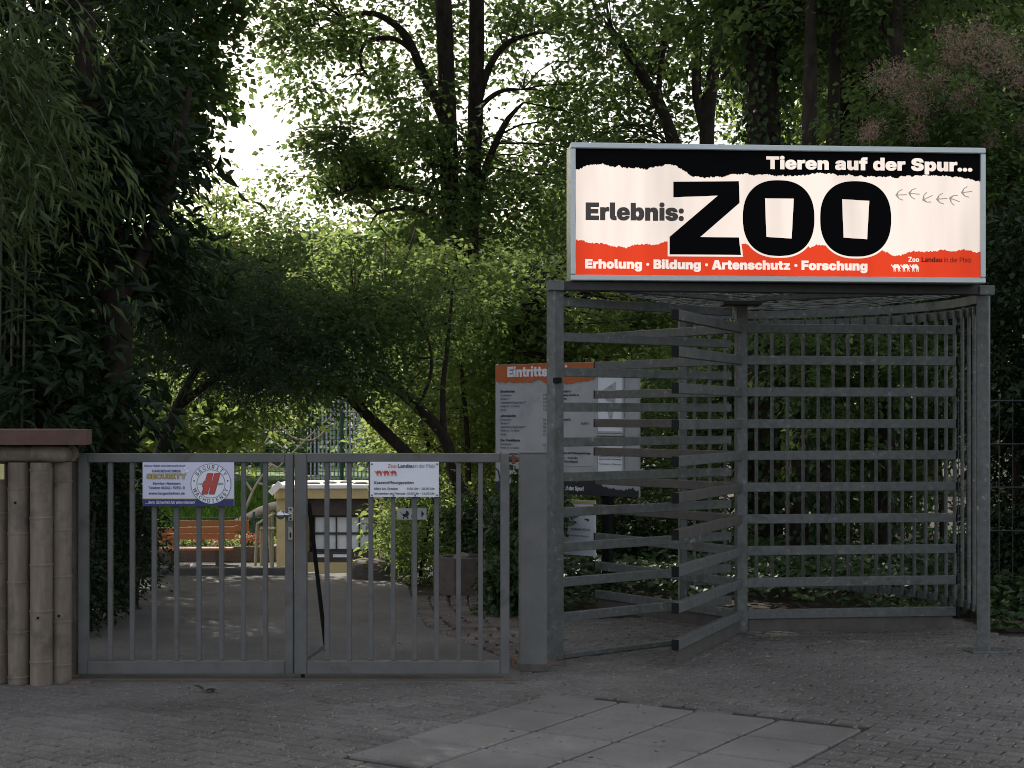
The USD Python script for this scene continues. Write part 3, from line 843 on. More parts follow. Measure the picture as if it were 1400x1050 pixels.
hrs, W, H = flat_sign('opening_hours_sign', 'white zoo ticket office opening hours sign with red camels, on the gate', 506, 631.5, 600, 679.5, GD - 0.04, WHITEP)
u = W / 94.0
put(hrs, at(shape_text('Zoo', 5.0 * u, 500, 56, 11.5 * u), 24.5 * u, 40 * u), REDINK)
put(hrs, at(shape_text('Landau', 5.0 * u, 800, 56, 21.5 * u), 38 * u, 40 * u), INK)
put(hrs, at(shape_text('in der Pfalz', 5.0 * u, 300, 56, 27.5 * u), 61 * u, 40 * u), GREYINK)
put(hrs, at(camels(31 * u, 8 * u), 6 * u, 28.5 * u), REDINK, name='camel_emblem')
put(hrs, at(shape_text('Kassenöffnungszeiten', 4.0 * u, 700, 56, 54 * u, slant=0.15), 5.5 * u, 17.8 * u), INK)
for z, a, b in ((9.8, 'März bis Oktober', '9.00 Uhr – 18.00 Uhr'), (3.2, 'November bis Februar', '10.00 Uhr – 16.00 Uhr')):
    put(hrs, at(shape_text(a, 3.2 * u, 500, 48, 33 * u if z > 5 else 43 * u, slant=0.2), 5.5 * u, z * u), INK)
    put(hrs, at(shape_text(b, 3.2 * u, 500, 48, 38 * u if z > 5 else 39 * u, slant=0.2, align='right'), 88.5 * u, z * u), INK)
for x, z in ((2.5, 45), (91.5, 45), (2.5, 2.5), (91.5, 2.5), (32, 1.8), (61.5, 1.8)):
    obj('screw', tube([(x * u, -0.0002, z * u), (x * u, -0.004, z * u)], 1.2 * u, 10), GALV, hrs)

# ------------------------------------------------------------------ bamboo pillar at the left
bp = thing('bamboo_pillar', 'entrance pillar of cast bamboo poles under a red cap stone at the left edge', 'pillar')
rb = np.random.default_rng(21)


def bamboo_profile(h, r, first, stepz):
    prof = [(r * 0.98, 0.0)]
    z = first
    nodes = []
    while z < h - 0.03:
        nodes.append(z)
        z += stepz * (0.92 + 0.16 * rb.random())
    for zz in nodes:
        prof += [(r * 0.985, zz - 0.02), (r * 1.0, zz - 0.008), (r * 1.045, zz - 0.003), (r * 1.045, zz + 0.002), (r * 0.97, zz + 0.007), (r * 0.975, zz + 0.025)]
    prof.append((r * 0.98, h))
    return prof


def pole(px, d, rpx, first, parent=bp, h=1.245):
    r = rpx / FOCAL * d
    v, f = lathe(bamboo_profile(h, r, first, 0.265), 22)
    v = v * 1.0
    n = meshkit.fbm(np.c_[v[:, :2] * 30, v[:, 2] * 5] + px, 3, 4) - 0.5
    v[:, :2] *= (1 + 0.05 * n)[:, None]
    pl = obj('bamboo_pole', (v + ((px - 700) / FOCAL * d, d, 0), f), BAMBOO, parent, smooth=35)
    return pl


for px, d, rp_, first in ((-62, 8.66, 15, .1), (-32, 8.64, 15, .22), (-3, 8.68, 14.5, .16), (25.5, 8.64, 14.5, .04), (56.5, 8.62, 15.2, .13), (84.5, 8.70, 13.5, .10), (101, 8.86, 8.5, .20), (96, 9.02, 10, .06), (86, 9.2, 13, .15), (74, 9.35, 14, .2)):
    pl = pole(px, d, rp_, first)
    if -10 < px < 90:
        for q in ((1.02,) if px < 50 else (0.38,)):
            obj('bolt_hole', tube([((px - 700) / FOCAL * d, d - rp_ / FOCAL * d * 1.0, q), ((px - 700) / FOCAL * d, d - rp_ / FOCAL * d * 1.03, q)], 0.008, 8), BLACK, pl)
lz = (EYE + (HORIZON - 620) / FOCAL * 8.66)
xs = np.array([-0.35, -0.27, -0.268, 0.0, 0.003, 0.25, 0.253, 0.42, 0.45, 0.465]) - 2.94
rr = np.array([.046, .046, .05, .05, .046, .046, .05, .05, .042, .02])
obj('bamboo_log', tube(np.c_[xs, np.full(len(xs), 8.62), np.full(len(xs), lz)], rr, 16), BAMBOO, bp, smooth=35)
obj('bamboo_log', tube([(-2.50, 8.70, lz), (-2.62, 9.1, lz), (-2.78, 9.4, lz)], 0.047, 14), BAMBOO, bp, smooth=35)
capm = trimesh.creation.extrude_polygon(Polygon([(-4.2, 8.52), (-2.36, 8.52), (-2.46, 8.95), (-2.74, 9.5), (-4.2, 9.5)]).buffer(0.012, quad_segs=3), 0.082, engine='earcut')
obj('cap_stone', (np.array(capm.vertices) + (0, 0, 1.345), np.array(capm.faces)), CAPRED, bp)
obj('core_wall', box((-3.42, 9.1, 0.66), (1.1, 0.6, 1.28)), BAMBOO, bp)
yb = thing('yellow_notice', 'corner of a pale yellow notice on the bamboo pillar at the left picture edge', 'notice', P(-30, 656, 8.50))
obj('board', box((0.06, 0, 0.045), (0.17, 0.008, 0.085)), plain('pale_yellow_sheet', (0.50, 0.46, 0.20), rough=0.5), yb)

# ------------------------------------------------------------------ price board
bl, br = P(677, 0, 13.0)[:2], P(873.5, 0, 12.0)[:2]
bd = (br - bl)
BW = np.linalg.norm(bd)
ang_b = math.atan2(bd[1], bd[0])
price = thing('price_board', 'large admission price board with orange heading behind the gate pillar', 'notice board', (bl[0], bl[1], 0.87), ang_b)
BH = 1.07
obj('board', box((BW / 2, 0.012, BH / 2), (BW, 0.02, BH), 0, 0.003), PAPER, price)
for x in (0.22, 1.16):
    obj('post', box((x, 0.055, 0.08), (0.075, 0.06, 1.9), 0, 0.004), BLACK, price)
put(price, torn(0.002, BW - 0.002, [(0, BH - .145), (.3, BH - .16), (.5, BH - .14), (.6, BH - .18), (.8, BH - .17), (1.1, BH - .14), (BW, BH - .13)], BH - 0.002, 0.012, 31, 200), ORANGEINK, name='orange_band')
put(price, torn(0.002, BW - 0.002, [(0, .085), (.2, .06), (.5, .10), (.8, .12), (1.0, .13), (1.2, .07), (BW, .06)], 0.002, 0.02, 32, 200), INK, name='black_band')
put(price, at(shape_text('Eintrittspreise', 0.084, 900, 72, 0.78).buffer(0.001), 0.14, BH - 0.105), WHITEP, y=-0.0014)
put(price, at(shape_text('www.zoo-landau.de', 0.03, 700, 40, 0.3), 0.2, 0.03), WHITEP, y=-0.0014)
put(price, at(shape_text('Tieren auf der Spur!', 0.035, 800, 40, 0.34), 0.62, 0.035), WHITEP, y=-0.0014)
put(price, at(camels(0.13, 0.03), 0.72, 0.155), REDINK, name='camel_emblem')
rows = [('Einzelkarten', None), ('Erwachsene', '6,00 €'), ('Rentner**', '5,00 €'), ('Jugendliche/Begünstigte**', '4,00 €'), ('Kinder (4-12 Jahre)', '3,00 €'), ('Hunde', '2,00 €'), None,
        ('Jahreskarten', None), ('Erwachsene', '35,- €'), ('Rentner**', '30,- €'), ('Jugendliche/Begünstigte**', '25,- €'), ('Kinder (4-12 Jahre)', '15,- €'), ('Hunde', '12,- €'), None,
        ('Zoo-Kombikarte', None), ('Erwachsene', '15,- €'), ('Kinder (4-12 Jahre)', '7,- €'), None, ('Gruppenkarten (ab 20 Personen)', None)]
z = BH - 0.235
left, head = [], []
for rw_ in rows:
    if rw_ is None:
        z -= 0.022
        continue
    t, pz = rw_
    g = at(shape_text(t, 0.017 if pz else 0.02, 500 if pz else 800, 36), 0.06, z)
    if g.bounds[2] > 0.52:
        g = affinity.scale(g, 0.42 / (g.bounds[2] - 0.06), 1, origin=(0.06, 0))
    (left if pz else head).append(g)
    if pz:
        left.append(at(shape_text(pz, 0.017, 500, 36, align='right'), 0.60, z))
    z -= 0.0305
put(price, shapely.union_all(left), GREYINK)
put(price, shapely.union_all(head), INK)
put(price, rect(0.635, 0.16, 0.639, BH - 0.2), GREYINK, name='column_line')
right = []
for t, px_, zz in (('Gruppentarif A:', 0.67, .83), ('Erwachsene und bis zu', 0.67, .80), ('drei Kinder', 0.67, .77), ('9,50 €', 0.93, .73), ('Gruppentarif B', 0.67, .60), ('14,50 €', 0.93, .57), ('Fütterungszeiten', 0.67, .44),
                   ('Führungen und Kindergeburtstage', 0.67, .33), ('8.00 Uhr - 15.00 Uhr', 0.67, .29), ('Telefon (Frau Pippart)', 0.67, .26)):
    g = at(shape_text(t, 0.017, 600, 36), px_, zz)
    if g.bounds[2] > 1.06:
        g = affinity.scale(g, (1.06 - px_) / (g.bounds[2] - px_), 1, origin=(px_, 0))
    right.append(g)
put(price, shapely.union_all(right), INK)
for zz in (0.40, 0.23):
    put(price, rect(0.67, zz, 1.06, zz + 0.003), GREYINK, name='column_line')
pf = obj('poster_frame', sheet(rect(1.09, 0.50, 1.37, 0.99).difference(rect(1.105, 0.515, 1.355, 0.975)), 0.012, -0.0), ALU, price)
obj('poster', sheet(rect(1.106, 0.516, 1.354, 0.974), 0.002, -0.001), WHITEP, pf)
put(pf, at(shape_text('Pinguin-Fütterung im Zoo', 0.018, 700, 36, 0.21), 1.125, 0.945), INK, y=-0.004)
put(pf, Polygon([(1.15, .84), (1.29, .91), (1.28, .74), (1.19, .76)]), PICINK, y=-0.004, name='picture_print')
put(pf, Polygon([(1.30, .56), (1.34, .60), (1.34, .545)]), PICINK, y=-0.004, name='picture_print')
put(pf, Polygon([(1.20, .70), (1.26, .72), (1.25, .58), (1.235, .56), (1.225, .60)]), PICINK, y=-0.004, name='picture_print')
pf = obj('poster_frame', sheet(rect(1.09, 0.17, 1.37, 0.455).difference(rect(1.105, 0.185, 1.355, 0.44)), 0.012, -0.0), ALU, price)
obj('poster', sheet(rect(1.106, 0.186, 1.354, 0.439), 0.002, -0.001), WHITEP, pf)
put(pf, shapely.union_all([at(shape_text(t, 0.011, 500, 32, 0.22), 1.12, zz) for t, zz in (('Bitte beachten Sie unsere Hinweise', .40), ('Aus Rücksicht auf die Tiere im Zoo', .31), ('bleiben Sie bitte auf den Wegen', .29), ('Vielen Dank', .25))]), GREYINK, y=-0.004)
obj('shelf_rail', box((1.23, -0.02, 0.485), (0.29, 0.03, 0.012)), ALU, price)

menu = thing('menu_notice', 'white restaurant notice hanging below the admission price board', 'notice', (price.GetAttribute('xformOp:translate').Get()[0] + 0.66 * math.cos(ang_b) , 12.36, 0.40), ang_b)
obj('board', box((0.17, 0.0, 0.22), (0.48, 0.008, 0.44)), WHITEP, menu)
put(menu, at(shape_text('ÖFFNUNGSZEITEN:', 0.022, 700, 40, 0.2), 0.02, 0.25), INK, y=-0.005)
put(menu, at(shape_text('warme Kost - Küche bis 22 Uhr', 0.018, 500, 40, 0.36), 0.0, 0.20), INK, y=-0.005)
put(menu, at(shape_text('Wir freuen uns auf Ihren Besuch', 0.014, 500, 40, 0.34), 0.0, 0.15), GREYINK, y=-0.005)
put(menu, at(camels(0.12, 0.03), 0.16, 0.36), ORANGEINK, y=-0.005, name='emblem_print')
put(menu, rect(-0.07, 0.41, 0.41, 0.438), GOLDINK, y=-0.005, name='gold_band')

# ------------------------------------------------------------------ pram and wheelchair sign
pr, W, H = flat_sign('pram_sign', 'small grey pram and wheelchair direction sign with a black arrow in the bushes', 543, 695, 583, 710.5, 13.2, plain('small_sign_sheet', (0.5, 0.5, 0.5), rough=0.5))
u = W / 40.0
pram = shapely.union_all([Point(11.5, 8).buffer(4.6).intersection(rect(6.9, 3.4, 16.1, 8)), Point(11.5, 8).buffer(4.6).intersection(Polygon([(11.5, 8), (12.5, 14), (17, 13), (17, 8)])),
                          Point(8.6, 2.6).buffer(1.2), Point(14.2, 2.6).buffer(1.2), LineString([(7, 7.5), (4, 10.5)]).buffer(0.35)])
chair = shapely.union_all([Point(22.5, 5).buffer(3.2).difference(Point(22.5, 5).buffer(2.3)), LineString([(22, 11), (22.3, 6.5), (25.5, 6.2), (27, 2.8)]).buffer(0.6), Point(22, 12.6).buffer(1.2)])
arrow = Polygon([(33, 13), (37, 8), (33, 3)])
for nm, g in (('pram_symbol', pram), ('wheelchair_symbol', chair), ('arrow_symbol', arrow)):
    put(pr, affinity.scale(g, u, u, origin=(0, 0)), INK, name=nm)
obj('post', box((W * 0.55, 0.03, -0.28), (0.04, 0.04, 0.95)), GALV, pr)

# ------------------------------------------------------------------ planter trough, stones, kiosk, benches
tr_c = P(640, 0, 12.95)
tro = thing('stone_trough', 'hexagonal brown stone trough beside the path behind the right gate leaf', 'planter', (tr_c[0], 13.12, 0), 0.18)
hexo = Polygon([(0.31 * math.cos(t), 0.27 * math.sin(t)) for t in np.arange(6) * PI / 3])
hexi = hexo.buffer(-0.05)
tm = trimesh.creation.extrude_polygon(hexo.buffer(-0.012).buffer(0.012, quad_segs=3).difference(hexi), 0.31, engine='earcut')
obj('wall', (np.array(tm.vertices), np.array(tm.faces)), TROUGH, tro)
tm = trimesh.creation.extrude_polygon(hexi.buffer(-0.001), 0.24, engine='earcut')
obj('soil', (np.array(tm.vertices), np.array(tm.faces)), SOIL, tro)


def boulder(name, label, c, size, look, seed, cat='stone', parent=None, power=0.85):
    s = trimesh.creation.icosphere(3, 0.5)
    v = np.array(s.vertices)
    v = v * (0.75 + 0.5 * meshkit.fbm(v * 3 + seed, 3, seed))[:, None]
    v = np.sign(v) * np.abs(2 * v) ** power / 2 * np.asarray(size)
    o = obj(name, (v + np.asarray(c), np.array(s.faces)), look, parent, smooth=40)
    return tag(o, label, cat)


boulder('field_stone', 'pale round stone lying in the hexagonal trough', (tr_c[0] - 0.06, 13.05, 0.29), (0.15, 0.13, 0.11), CONCRETE, 3)
boulder('field_stone', 'pale stone on the back rim of the hexagonal trough', (tr_c[0] + 0.19, 13.22, 0.36), (0.14, 0.12, 0.12), CONCRETE, 7)
boulder('rock', 'long low dark rock at the far end of the path', P(508, 781, 14.3) + (0, 0.1, -0.03), (0.42, 0.5, 0.27), TROUGH, 11, 'rock', None, 0.5)

KD = 37.0
kz = -DOWN + 0.03
kl = P(378, 0, KD)[0]


def kx(px):
    return (px - 378) / FOCAL * KD


def kzz(py):
    return EYE + (HORIZON - py) / FOCAL * KD - kz


kio = thing('ticket_kiosk', 'yellow kiosk with white roof edge and dark window front beyond the path', 'kiosk', (kl, KD, kz))
KW = kx(549)


def kbox(name, x0, x1, y0, y1, d0, d1, look, ch=0.004, parent=None):
    """A box of the kiosk between photo columns and rows, from depth d0 to d1 behind its front."""
    a, b, lo, hi = kx(x0), kx(x1), max(kzz(y1), 0.0), kzz(y0)
    return obj(name, box(((a + b) / 2, (d0 + d1) / 2, (lo + hi) / 2), (b - a, d1 - d0, hi - lo), 0, ch), look, parent or kio)


kbox('side_wall', 378, 420, 681, 800, 0.0, 2.2, YELLOW)
kbox('side_wall', 518, 549, 681, 800, 0.0, 2.2, YELLOW)
kbox('lower_wall', 420.2, 517.8, 769, 800, 0.02, 0.5, YELLOW)
kbox('back_wall', 420.2, 517.8, 682, 769, 0.9, 1.0, DARKWOOD)
kbox('lintel', 420.2, 517.8, 682, 705, 0.10, 0.2, DARKWOOD)
kbox('counter', 420.2, 517.8, 755, 769.2, 0.04, 0.4, DARKWOOD)
kbox('fascia', 376, 551, 668, 681.3, -0.14, -0.02, YELLOW)
kbox('roof', 373, 553, 662.5, 667.8, -0.20, 2.4, OFFWHITE, 0.02)
for r in range(6):
    boulder('roof_rubble', None, (kx(425 + 22 * r), 0.4 + 0.2 * (r % 3), kzz(662)), (0.35, 0.3, 0.10), CONCRETE, 40 + r, None, kio)
obj('roof_gable', bar((kx(372), -0.27, kzz(674)), (kx(386), -0.27, kzz(660)), 0.08, 0.15), OFFWHITE, kio)
cols = [428, 442.5, 458, 474, 489.5, 504]
for y0, y1 in ((708, 729), (732, 752)):
    for a, b in zip(cols[:-1], cols[1:]):
        kbox('window_pane', a + 0.8, b - 0.8, y0, y1, 0.30, 0.32, WHITEWALL)
for y0, y1 in ((705, 708), (729, 732), (752, 755)):
    kbox('window_bar', 426.5, 505.5, y0, y1, 0.25, 0.30, DARKWOOD)
for c in cols:
    kbox('window_bar', c - 0.8, c + 0.8, 705.2, 754.8, 0.255, 0.295, DARKWOOD)
kbox('window_jamb', 505.6, 517.8, 705, 755, 0.24, 0.34, DARKWOOD)
for a, b in ((432, 445), (455, 475)):
    kbox('white_label', a, b, 758, 762, 0.03, 0.039, WHITEWALL)
hr = thing('handrail', 'pale yellow handrail posts beside the steps down left of the kiosk', 'handrail')
HRL = plain('pale_yellow_rail', (0.55, 0.47, 0.28), (0.45, 0.38, 0.22), rough=0.5)
for a, b in (((366, 690), (375, 795)), ((372, 700), (373, 790)), ((352, 715), (346, 790)), ((357, 720), (358, 792))):
    pa, pb = P(*a, 16.0), P(*b, 16.0)
    pb[2] = min(pb[2], ground_z(pb[0], 16.0))
    obj('rail_post', tube([pa, pb], 0.016, 8), HRL, hr, smooth=40)
obj('rail', tube([P(352, 716, 16.0), P(375, 702, 15.6)], 0.014, 8), HRL, hr, smooth=40)
obj('rail', tube([P(357, 722, 16.0), P(377, 722, 15.6)], 0.012, 8), HRL, hr, smooth=40)
bo = P(265, 786, 15.1)
bol = thing('short_post', 'short round-topped white post at the head of the steps', 'post', (bo[0], 15.1, bo[2] - 0.12))
obj('shaft', lathe([(0.0, 0), (0.042, 0.0), (0.042, 0.19), (0.036, 0.215), (0.02, 0.232), (0, 0.238)], 16), OFFWHITE, bol, smooth=40)


def bench(x, y, z, w, rz, label):
    b = thing('park_bench', label, 'bench', (x, y, z), rz)
    for s in (-1, 1):
        lg = obj('leg', box((s * w * 0.33, 0.22, 0.19), (0.16, 0.42, 0.38), 0, 0.01), DARKWOOD, b)
        obj('back_support', box((s * w * 0.33, 0.43, 0.58), (0.12, 0.06, 0.44)), ORANGEW, b)
    for k in range(3):
        obj('seat_plank', box((0, 0.07 + 0.145 * k, 0.41), (w, 0.135, 0.055), 0, 0.008), ORANGEW, b)
    for k in range(2):
        obj('back_plank', box((0, 0.39, 0.72 + 0.165 * k), (w * 1.03, 0.04, 0.155), 0, 0.008), ORANGEW, b)
    return b


q = P(273, 771, 40.0)
bench(q[0] + 0.0, 39.2, kz, 1.93, 0.03, 'orange wooden bench seen from the front before the flower bed')
bench(P(286, 0, 42.5)[0], 42.9, kz - 0.08, 1.95, 0.12, 'second orange bench standing behind the flower bed')
fb = thing('flower_bed', 'stone-edged bed of red and white flowers between the two benches', 'flower bed', (P(275, 0, 41)[0], 41.2, kz))
for s in (-1, 1):
    obj('edge_wall', box((0.25, s * 0.85, 0.2), (3.6, 0.14, 0.4), 0, 0.015), CONCRETE if s > 0 else TROUGH, fb)
obj('edge_wall', box((2.0, 0, 0.2), (0.14, 1.56, 0.4), 0, 0.015), CONCRETE, fb)
obj('edge_wall', box((-1.5, 0, 0.2), (0.14, 1.56, 0.4), 0, 0.015), CONCRETE, fb)
obj('soil', box((0.25, 0, 0.17), (3.3, 1.55, 0.34)), SOIL, fb)

# ------------------------------------------------------------------ leaves
LEAF4 = (np.array([[0, 0, 0], [0.45, 0.5, 0.10], [0.45, -0.5, 0.10], [1.0, 0, -0.06]]), np.array([[0, 3, 1], [0, 2, 3]]))
LEAF6 = (np.array([[0, 0, 0], [0.38, 0.5, 0.10], [0.45, 0, 0.02], [0.38, -0.5, 0.10], [1.0, 0, -0.12], [0.72, 0.33, 0.05], [0.72, -0.33, 0.05]]),
         np.array([[0, 2, 1], [0, 3, 2], [1, 2, 5], [2, 4, 5], [2, 3, 6], [2, 6, 4]]))


def norm(a):
    return a / (np.linalg.norm(a, axis=-1, keepdims=True) + 1e-9)


def leaves(pos, direc, up, length, width, tint, shape=LEAF4):
    """One small folded blade at each position."""
    d = norm(direc)
    s = norm(np.cross(up, d))
    n = np.cross(d, s)
    v0, f0 = shape
    ln = np.broadcast_to(length, (len(pos),))[:, None, None]
    wd = np.broadcast_to(width, (len(pos),))[:, None, None]
    v = pos[:, None] + d[:, None] * v0[None, :, :1] * ln + s[:, None] * v0[None, :, 1:2] * wd + n[:, None] * v0[None, :, 2:3] * ln
    f = f0[None] + (np.arange(len(pos)) * len(v0))[:, None, None]
    return v.reshape(-1, 3), f.reshape(-1, 3), np.repeat(np.broadcast_to(tint, (len(pos),)), len(v0))


def sprays(rng, org, axis, length, K, spread, llen, lwid, droop=0.25, flat=0.75, tint=None, shape=LEAF4, jitter=0.35):
    """Flattish twigs of K leaves from each origin along its axis."""
    N = len(org)
    axis = norm(axis)
    upv = norm(np.array([0, 0, 1.0]) * flat + (1 - flat) * rng.normal(size=(N, 3)) * 1.2)
    side = norm(np.cross(upv, axis))
    t = (np.arange(K) + 0.5) / K
    tt = t[None, :] * np.ones((N, 1)) + rng.normal(size=(N, K)) * 0.06
    sg = np.where(np.arange(K) % 2 == 0, 1.0, -1.0)[None] * np.ones((N, 1))
    lat = sg * spread * length[:, None] * rng.random((N, K)) * (1.1 - 0.6 * tt)
    pos = org[:, None] + axis[:, None] * (length[:, None] * tt)[..., None] + side[:, None] * lat[..., None]
    pos[..., 2] -= droop * length[:, None] * tt ** 2
    pos += rng.normal(size=pos.shape) * 0.05 * length[:, None, None]
    d = axis[:, None] * 0.7 + side[:, None] * sg[..., None] * 0.8 + rng.normal(size=pos.shape) * jitter
    d[..., 2] -= droop
    up = upv[:, None] + rng.normal(size=pos.shape) * jitter
    base = rng.random(N) if tint is None else tint
    tn = np.clip(base[:, None] * 0.6 + 0.4 * rng.random((N, K)), 0, 1)
    sc = 0.7 + 0.6 * rng.random((N, K))
    return leaves(pos.reshape(-1, 3), d.reshape(-1, 3), up.reshape(-1, 3), (llen * sc).ravel(), (lwid * sc).ravel(), tn.ravel(), shape)


def blob_points(rng, c, r, n, seed, thr=0.42, freq=0.9, shell=0.45):
    """n points in an ellipsoid, denser outside, with gaps cut by noise."""
    out = []
    got = 0
    tries = 0
    while got < n:
        tries += 1
        if tries > 12:
            thr = 0.0
        u = norm(rng.normal(size=(n * 2, 3)))
        rad = rng.random(n * 2) ** shell
        p = np.asarray(c) + u * rad[:, None] * np.asarray(r)
        keep = meshkit.fbm(p * freq, 3, seed) > thr
        out.append(np.c_[p, u][keep])
        got += int(keep.sum())
    a = np.vstack(out)[:n]
    return a[:, :3], a[:, 3:]


def merge(parts):
    v, f, t, n = [], [], [], 0
    for a, b, c in parts:
        v.append(a)
        f.append(b + n)
        t.append(c)
        n += len(a)
    return (np.vstack(v), np.vstack(f)), np.concatenate(t)


def trunk_tube(pts, radii, sides=10, seed=0, rough=0.12, n=None):
    n = n or max(8, len(pts) * 5)
    p = smoothline(np.c_[np.asarray(pts, float), np.asarray(radii, float)], n)
    v, f = tube(p[:, :3], p[:, 3], sides, True)
    q = meshkit.fbm(v * np.array([5, 5, 2.0]) + seed, 3, seed) - 0.5
    c = np.vstack([np.repeat(p[:, :3], sides, 0), p[:1, :3], p[-1:, :3]])
    return c + (v - c) * (1 + rough * 3 * q)[:, None], f


def crown(rng, blobs, seed, llen, lwid, K=9, slen=0.5, spread=0.35, droop=0.25, flat=0.75, thr=0.42, freq=0.9, shape=LEAF4, down=0.1, out=1.0):
    parts, origins = [], []
    lobes = []
    for c, r, n in blobs:
        c, r = np.asarray(c, float), np.asarray(r, float)
        lobes.append((c, r * 0.92, max(8, int(n * 0.68))))
        if n >= 80:
            for q in range(7):
                w = norm(rng.normal(size=3)) * r * (0.75 + 0.35 * rng.random())
                lobes.append((c + w, r * (0.20 + 0.22 * rng.random()), max(5, int(n * 0.06))))
    for c, r, n in lobes:
        p, u = blob_points(rng, c, r, n, seed, thr - (0.06 if n < 60 else 0.0), freq)
        ax = u * out + rng.normal(size=u.shape) * 0.55
        ax[:, 2] = ax[:, 2] * 0.35 - down
        tint = np.clip(0.25 + 0.5 * meshkit.fbm(p * 0.8, 2, seed + 9) + 0.4 * (rng.random(n) - 0.4), 0, 1)
        parts.append(sprays(rng, p, ax, slen * (0.6 + 0.8 * rng.random(n)), K, spread, llen, lwid, droop, flat, tint, shape))
        origins.append(p)
    return merge(parts), np.vstack(origins)


def twigs(rng, skeleton, targets, n, r0=0.02, sides=4):
    """Thin branches from the nearest limb point to some of the leaf twigs."""
    sel = targets[rng.choice(len(targets), min(n, len(targets)), replace=False)]
    parts = []
    for p in sel:
        d = np.linalg.norm(skeleton - p, axis=1) + 0.6 * np.maximum(0, skeleton[:, 2] - p[2])
        s = skeleton[np.argmin(d)]
        L_ = np.linalg.norm(p - s)
        if L_ < 0.15:
            continue
        m = (s + p) / 2 + rng.normal(size=3) * 0.10 * L_ + (0, 0, 0.08 * L_)
        r = r0 * min(1.6, 0.5 + L_ * 0.35)
        parts.append(tube(smoothline([s, m, p], 6), np.linspace(r, r * 0.25, 6), sides, False))
    return join(parts)


def tree(name, label, cat, limbs, blobs, look, seed, llen, lwid, K=9, slen=0.5, spread=0.35, droop=0.25, flat=0.75, thr=0.42, freq=0.9, shape=LEAF4, ntwig=90, twr=0.02,
         bark=None, group=None, down=0.1, crown_name='crown', ivy=None):
    rng = np.random.default_rng(seed)
    t = thing(name, label, cat, (0, 0, 0), 0, group)
    sk = []
    for k, (pts, radii) in enumerate(limbs):
        obj('trunk' if k == 0 or max(radii) > 0.085 else 'limb', trunk_tube(pts, radii, 12 if max(radii) > 0.08 else 7, seed + k), bark or BARK, t, smooth=True)
        sk.append(smoothline(pts, 30))
    (m, tint), org = crown(rng, blobs, seed, llen, lwid, K, slen, spread, droop, flat, thr, freq, shape, down)
    obj(crown_name, m, look, t, tint=tint)
    if ntwig:
        obj('branches', twigs(rng, np.vstack(sk), org, ntwig, twr), bark or BARK, t, smooth=True)
    if ivy:
        (m, tint) = ivy_on(rng, *ivy)
        obj('ivy', m, IVYL, t, tint=tint)
    return t


def ivy_on(rng, pts, rad, n, size):
    sk = smoothline(pts, 60)
    k = rng.integers(0, 60, n)
    a = rng.random(n) * 2 * PI
    u = np.stack([np.cos(a), np.sin(a), rng.normal(size=n) * 0.2], 1)
    p = sk[k] + u * (rad * (0.9 + 0.5 * rng.random(n)))[:, None] + rng.normal(size=(n, 3)) * 0.05
    return merge([leaves(p, u * 0.4 + np.array([0, 0, -0.9]) + rng.normal(size=(n, 3)) * 0.4, u + rng.normal(size=(n, 3)) * 0.3, size * (0.6 + 0.8 * rng.random(n)), size * 0.8 * (0.6 + 0.8 * rng.random(n)), rng.random(n))])


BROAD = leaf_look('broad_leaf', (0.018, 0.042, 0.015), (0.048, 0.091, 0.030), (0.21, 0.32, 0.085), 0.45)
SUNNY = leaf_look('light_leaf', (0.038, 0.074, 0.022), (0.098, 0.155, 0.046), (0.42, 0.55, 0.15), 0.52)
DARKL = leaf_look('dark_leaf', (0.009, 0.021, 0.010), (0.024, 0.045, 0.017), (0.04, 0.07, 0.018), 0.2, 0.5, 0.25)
BAMBL = leaf_look('bamboo_leaf', (0.04, 0.066, 0.024), (0.11, 0.155, 0.06), (0.14, 0.19, 0.05), 0.3)
IVYL = leaf_look('ivy_leaf', (0.016, 0.038, 0.012), (0.04, 0.078, 0.022), (0.08, 0.14, 0.025), 0.25, 0.42, 0.4)
FEATH = leaf_look('feathery_leaf', (0.022, 0.042, 0.024), (0.06, 0.09, 0.05), (0.06, 0.09, 0.03), 0.2)
GRASSL = leaf_look('grass_blade', (0.05, 0.11, 0.015), (0.11, 0.21, 0.03), (0.2, 0.35, 0.04), 0.35)
PLUME = leaf_look('smoke_plume', (0.34, 0.23, 0.19), (0.55, 0.39, 0.33), (0.45, 0.30, 0.24), 0.4)
FLOWER = leaf_look('flower_petal', (0.45, 0.03, 0.05), (0.75, 0.55, 0.55), (0.4, 0.1, 0.1), 0.3)
DRYL = leaf_look('dry_leaf', (0.10, 0.06, 0.025), (0.34, 0.27, 0.12), (0.1, 0.08, 0.03), 0.15)


def B(px, py, d, rx, ry, rd, n):
    """A crown lobe: centre by direction and depth, half-sizes in metres taken from pixels at that depth."""
    return (P(px, py, d), (rx / FOCAL * d, rd, ry / FOCAL * d), n)


def PP(d, *pts):
    return [P(x, y, d) for x, y in pts]


def G(px, d):
    x = (px - 700) / FOCAL * d
    return np.array([x, d, float(ground_z(np.array(x), np.array(d)))])


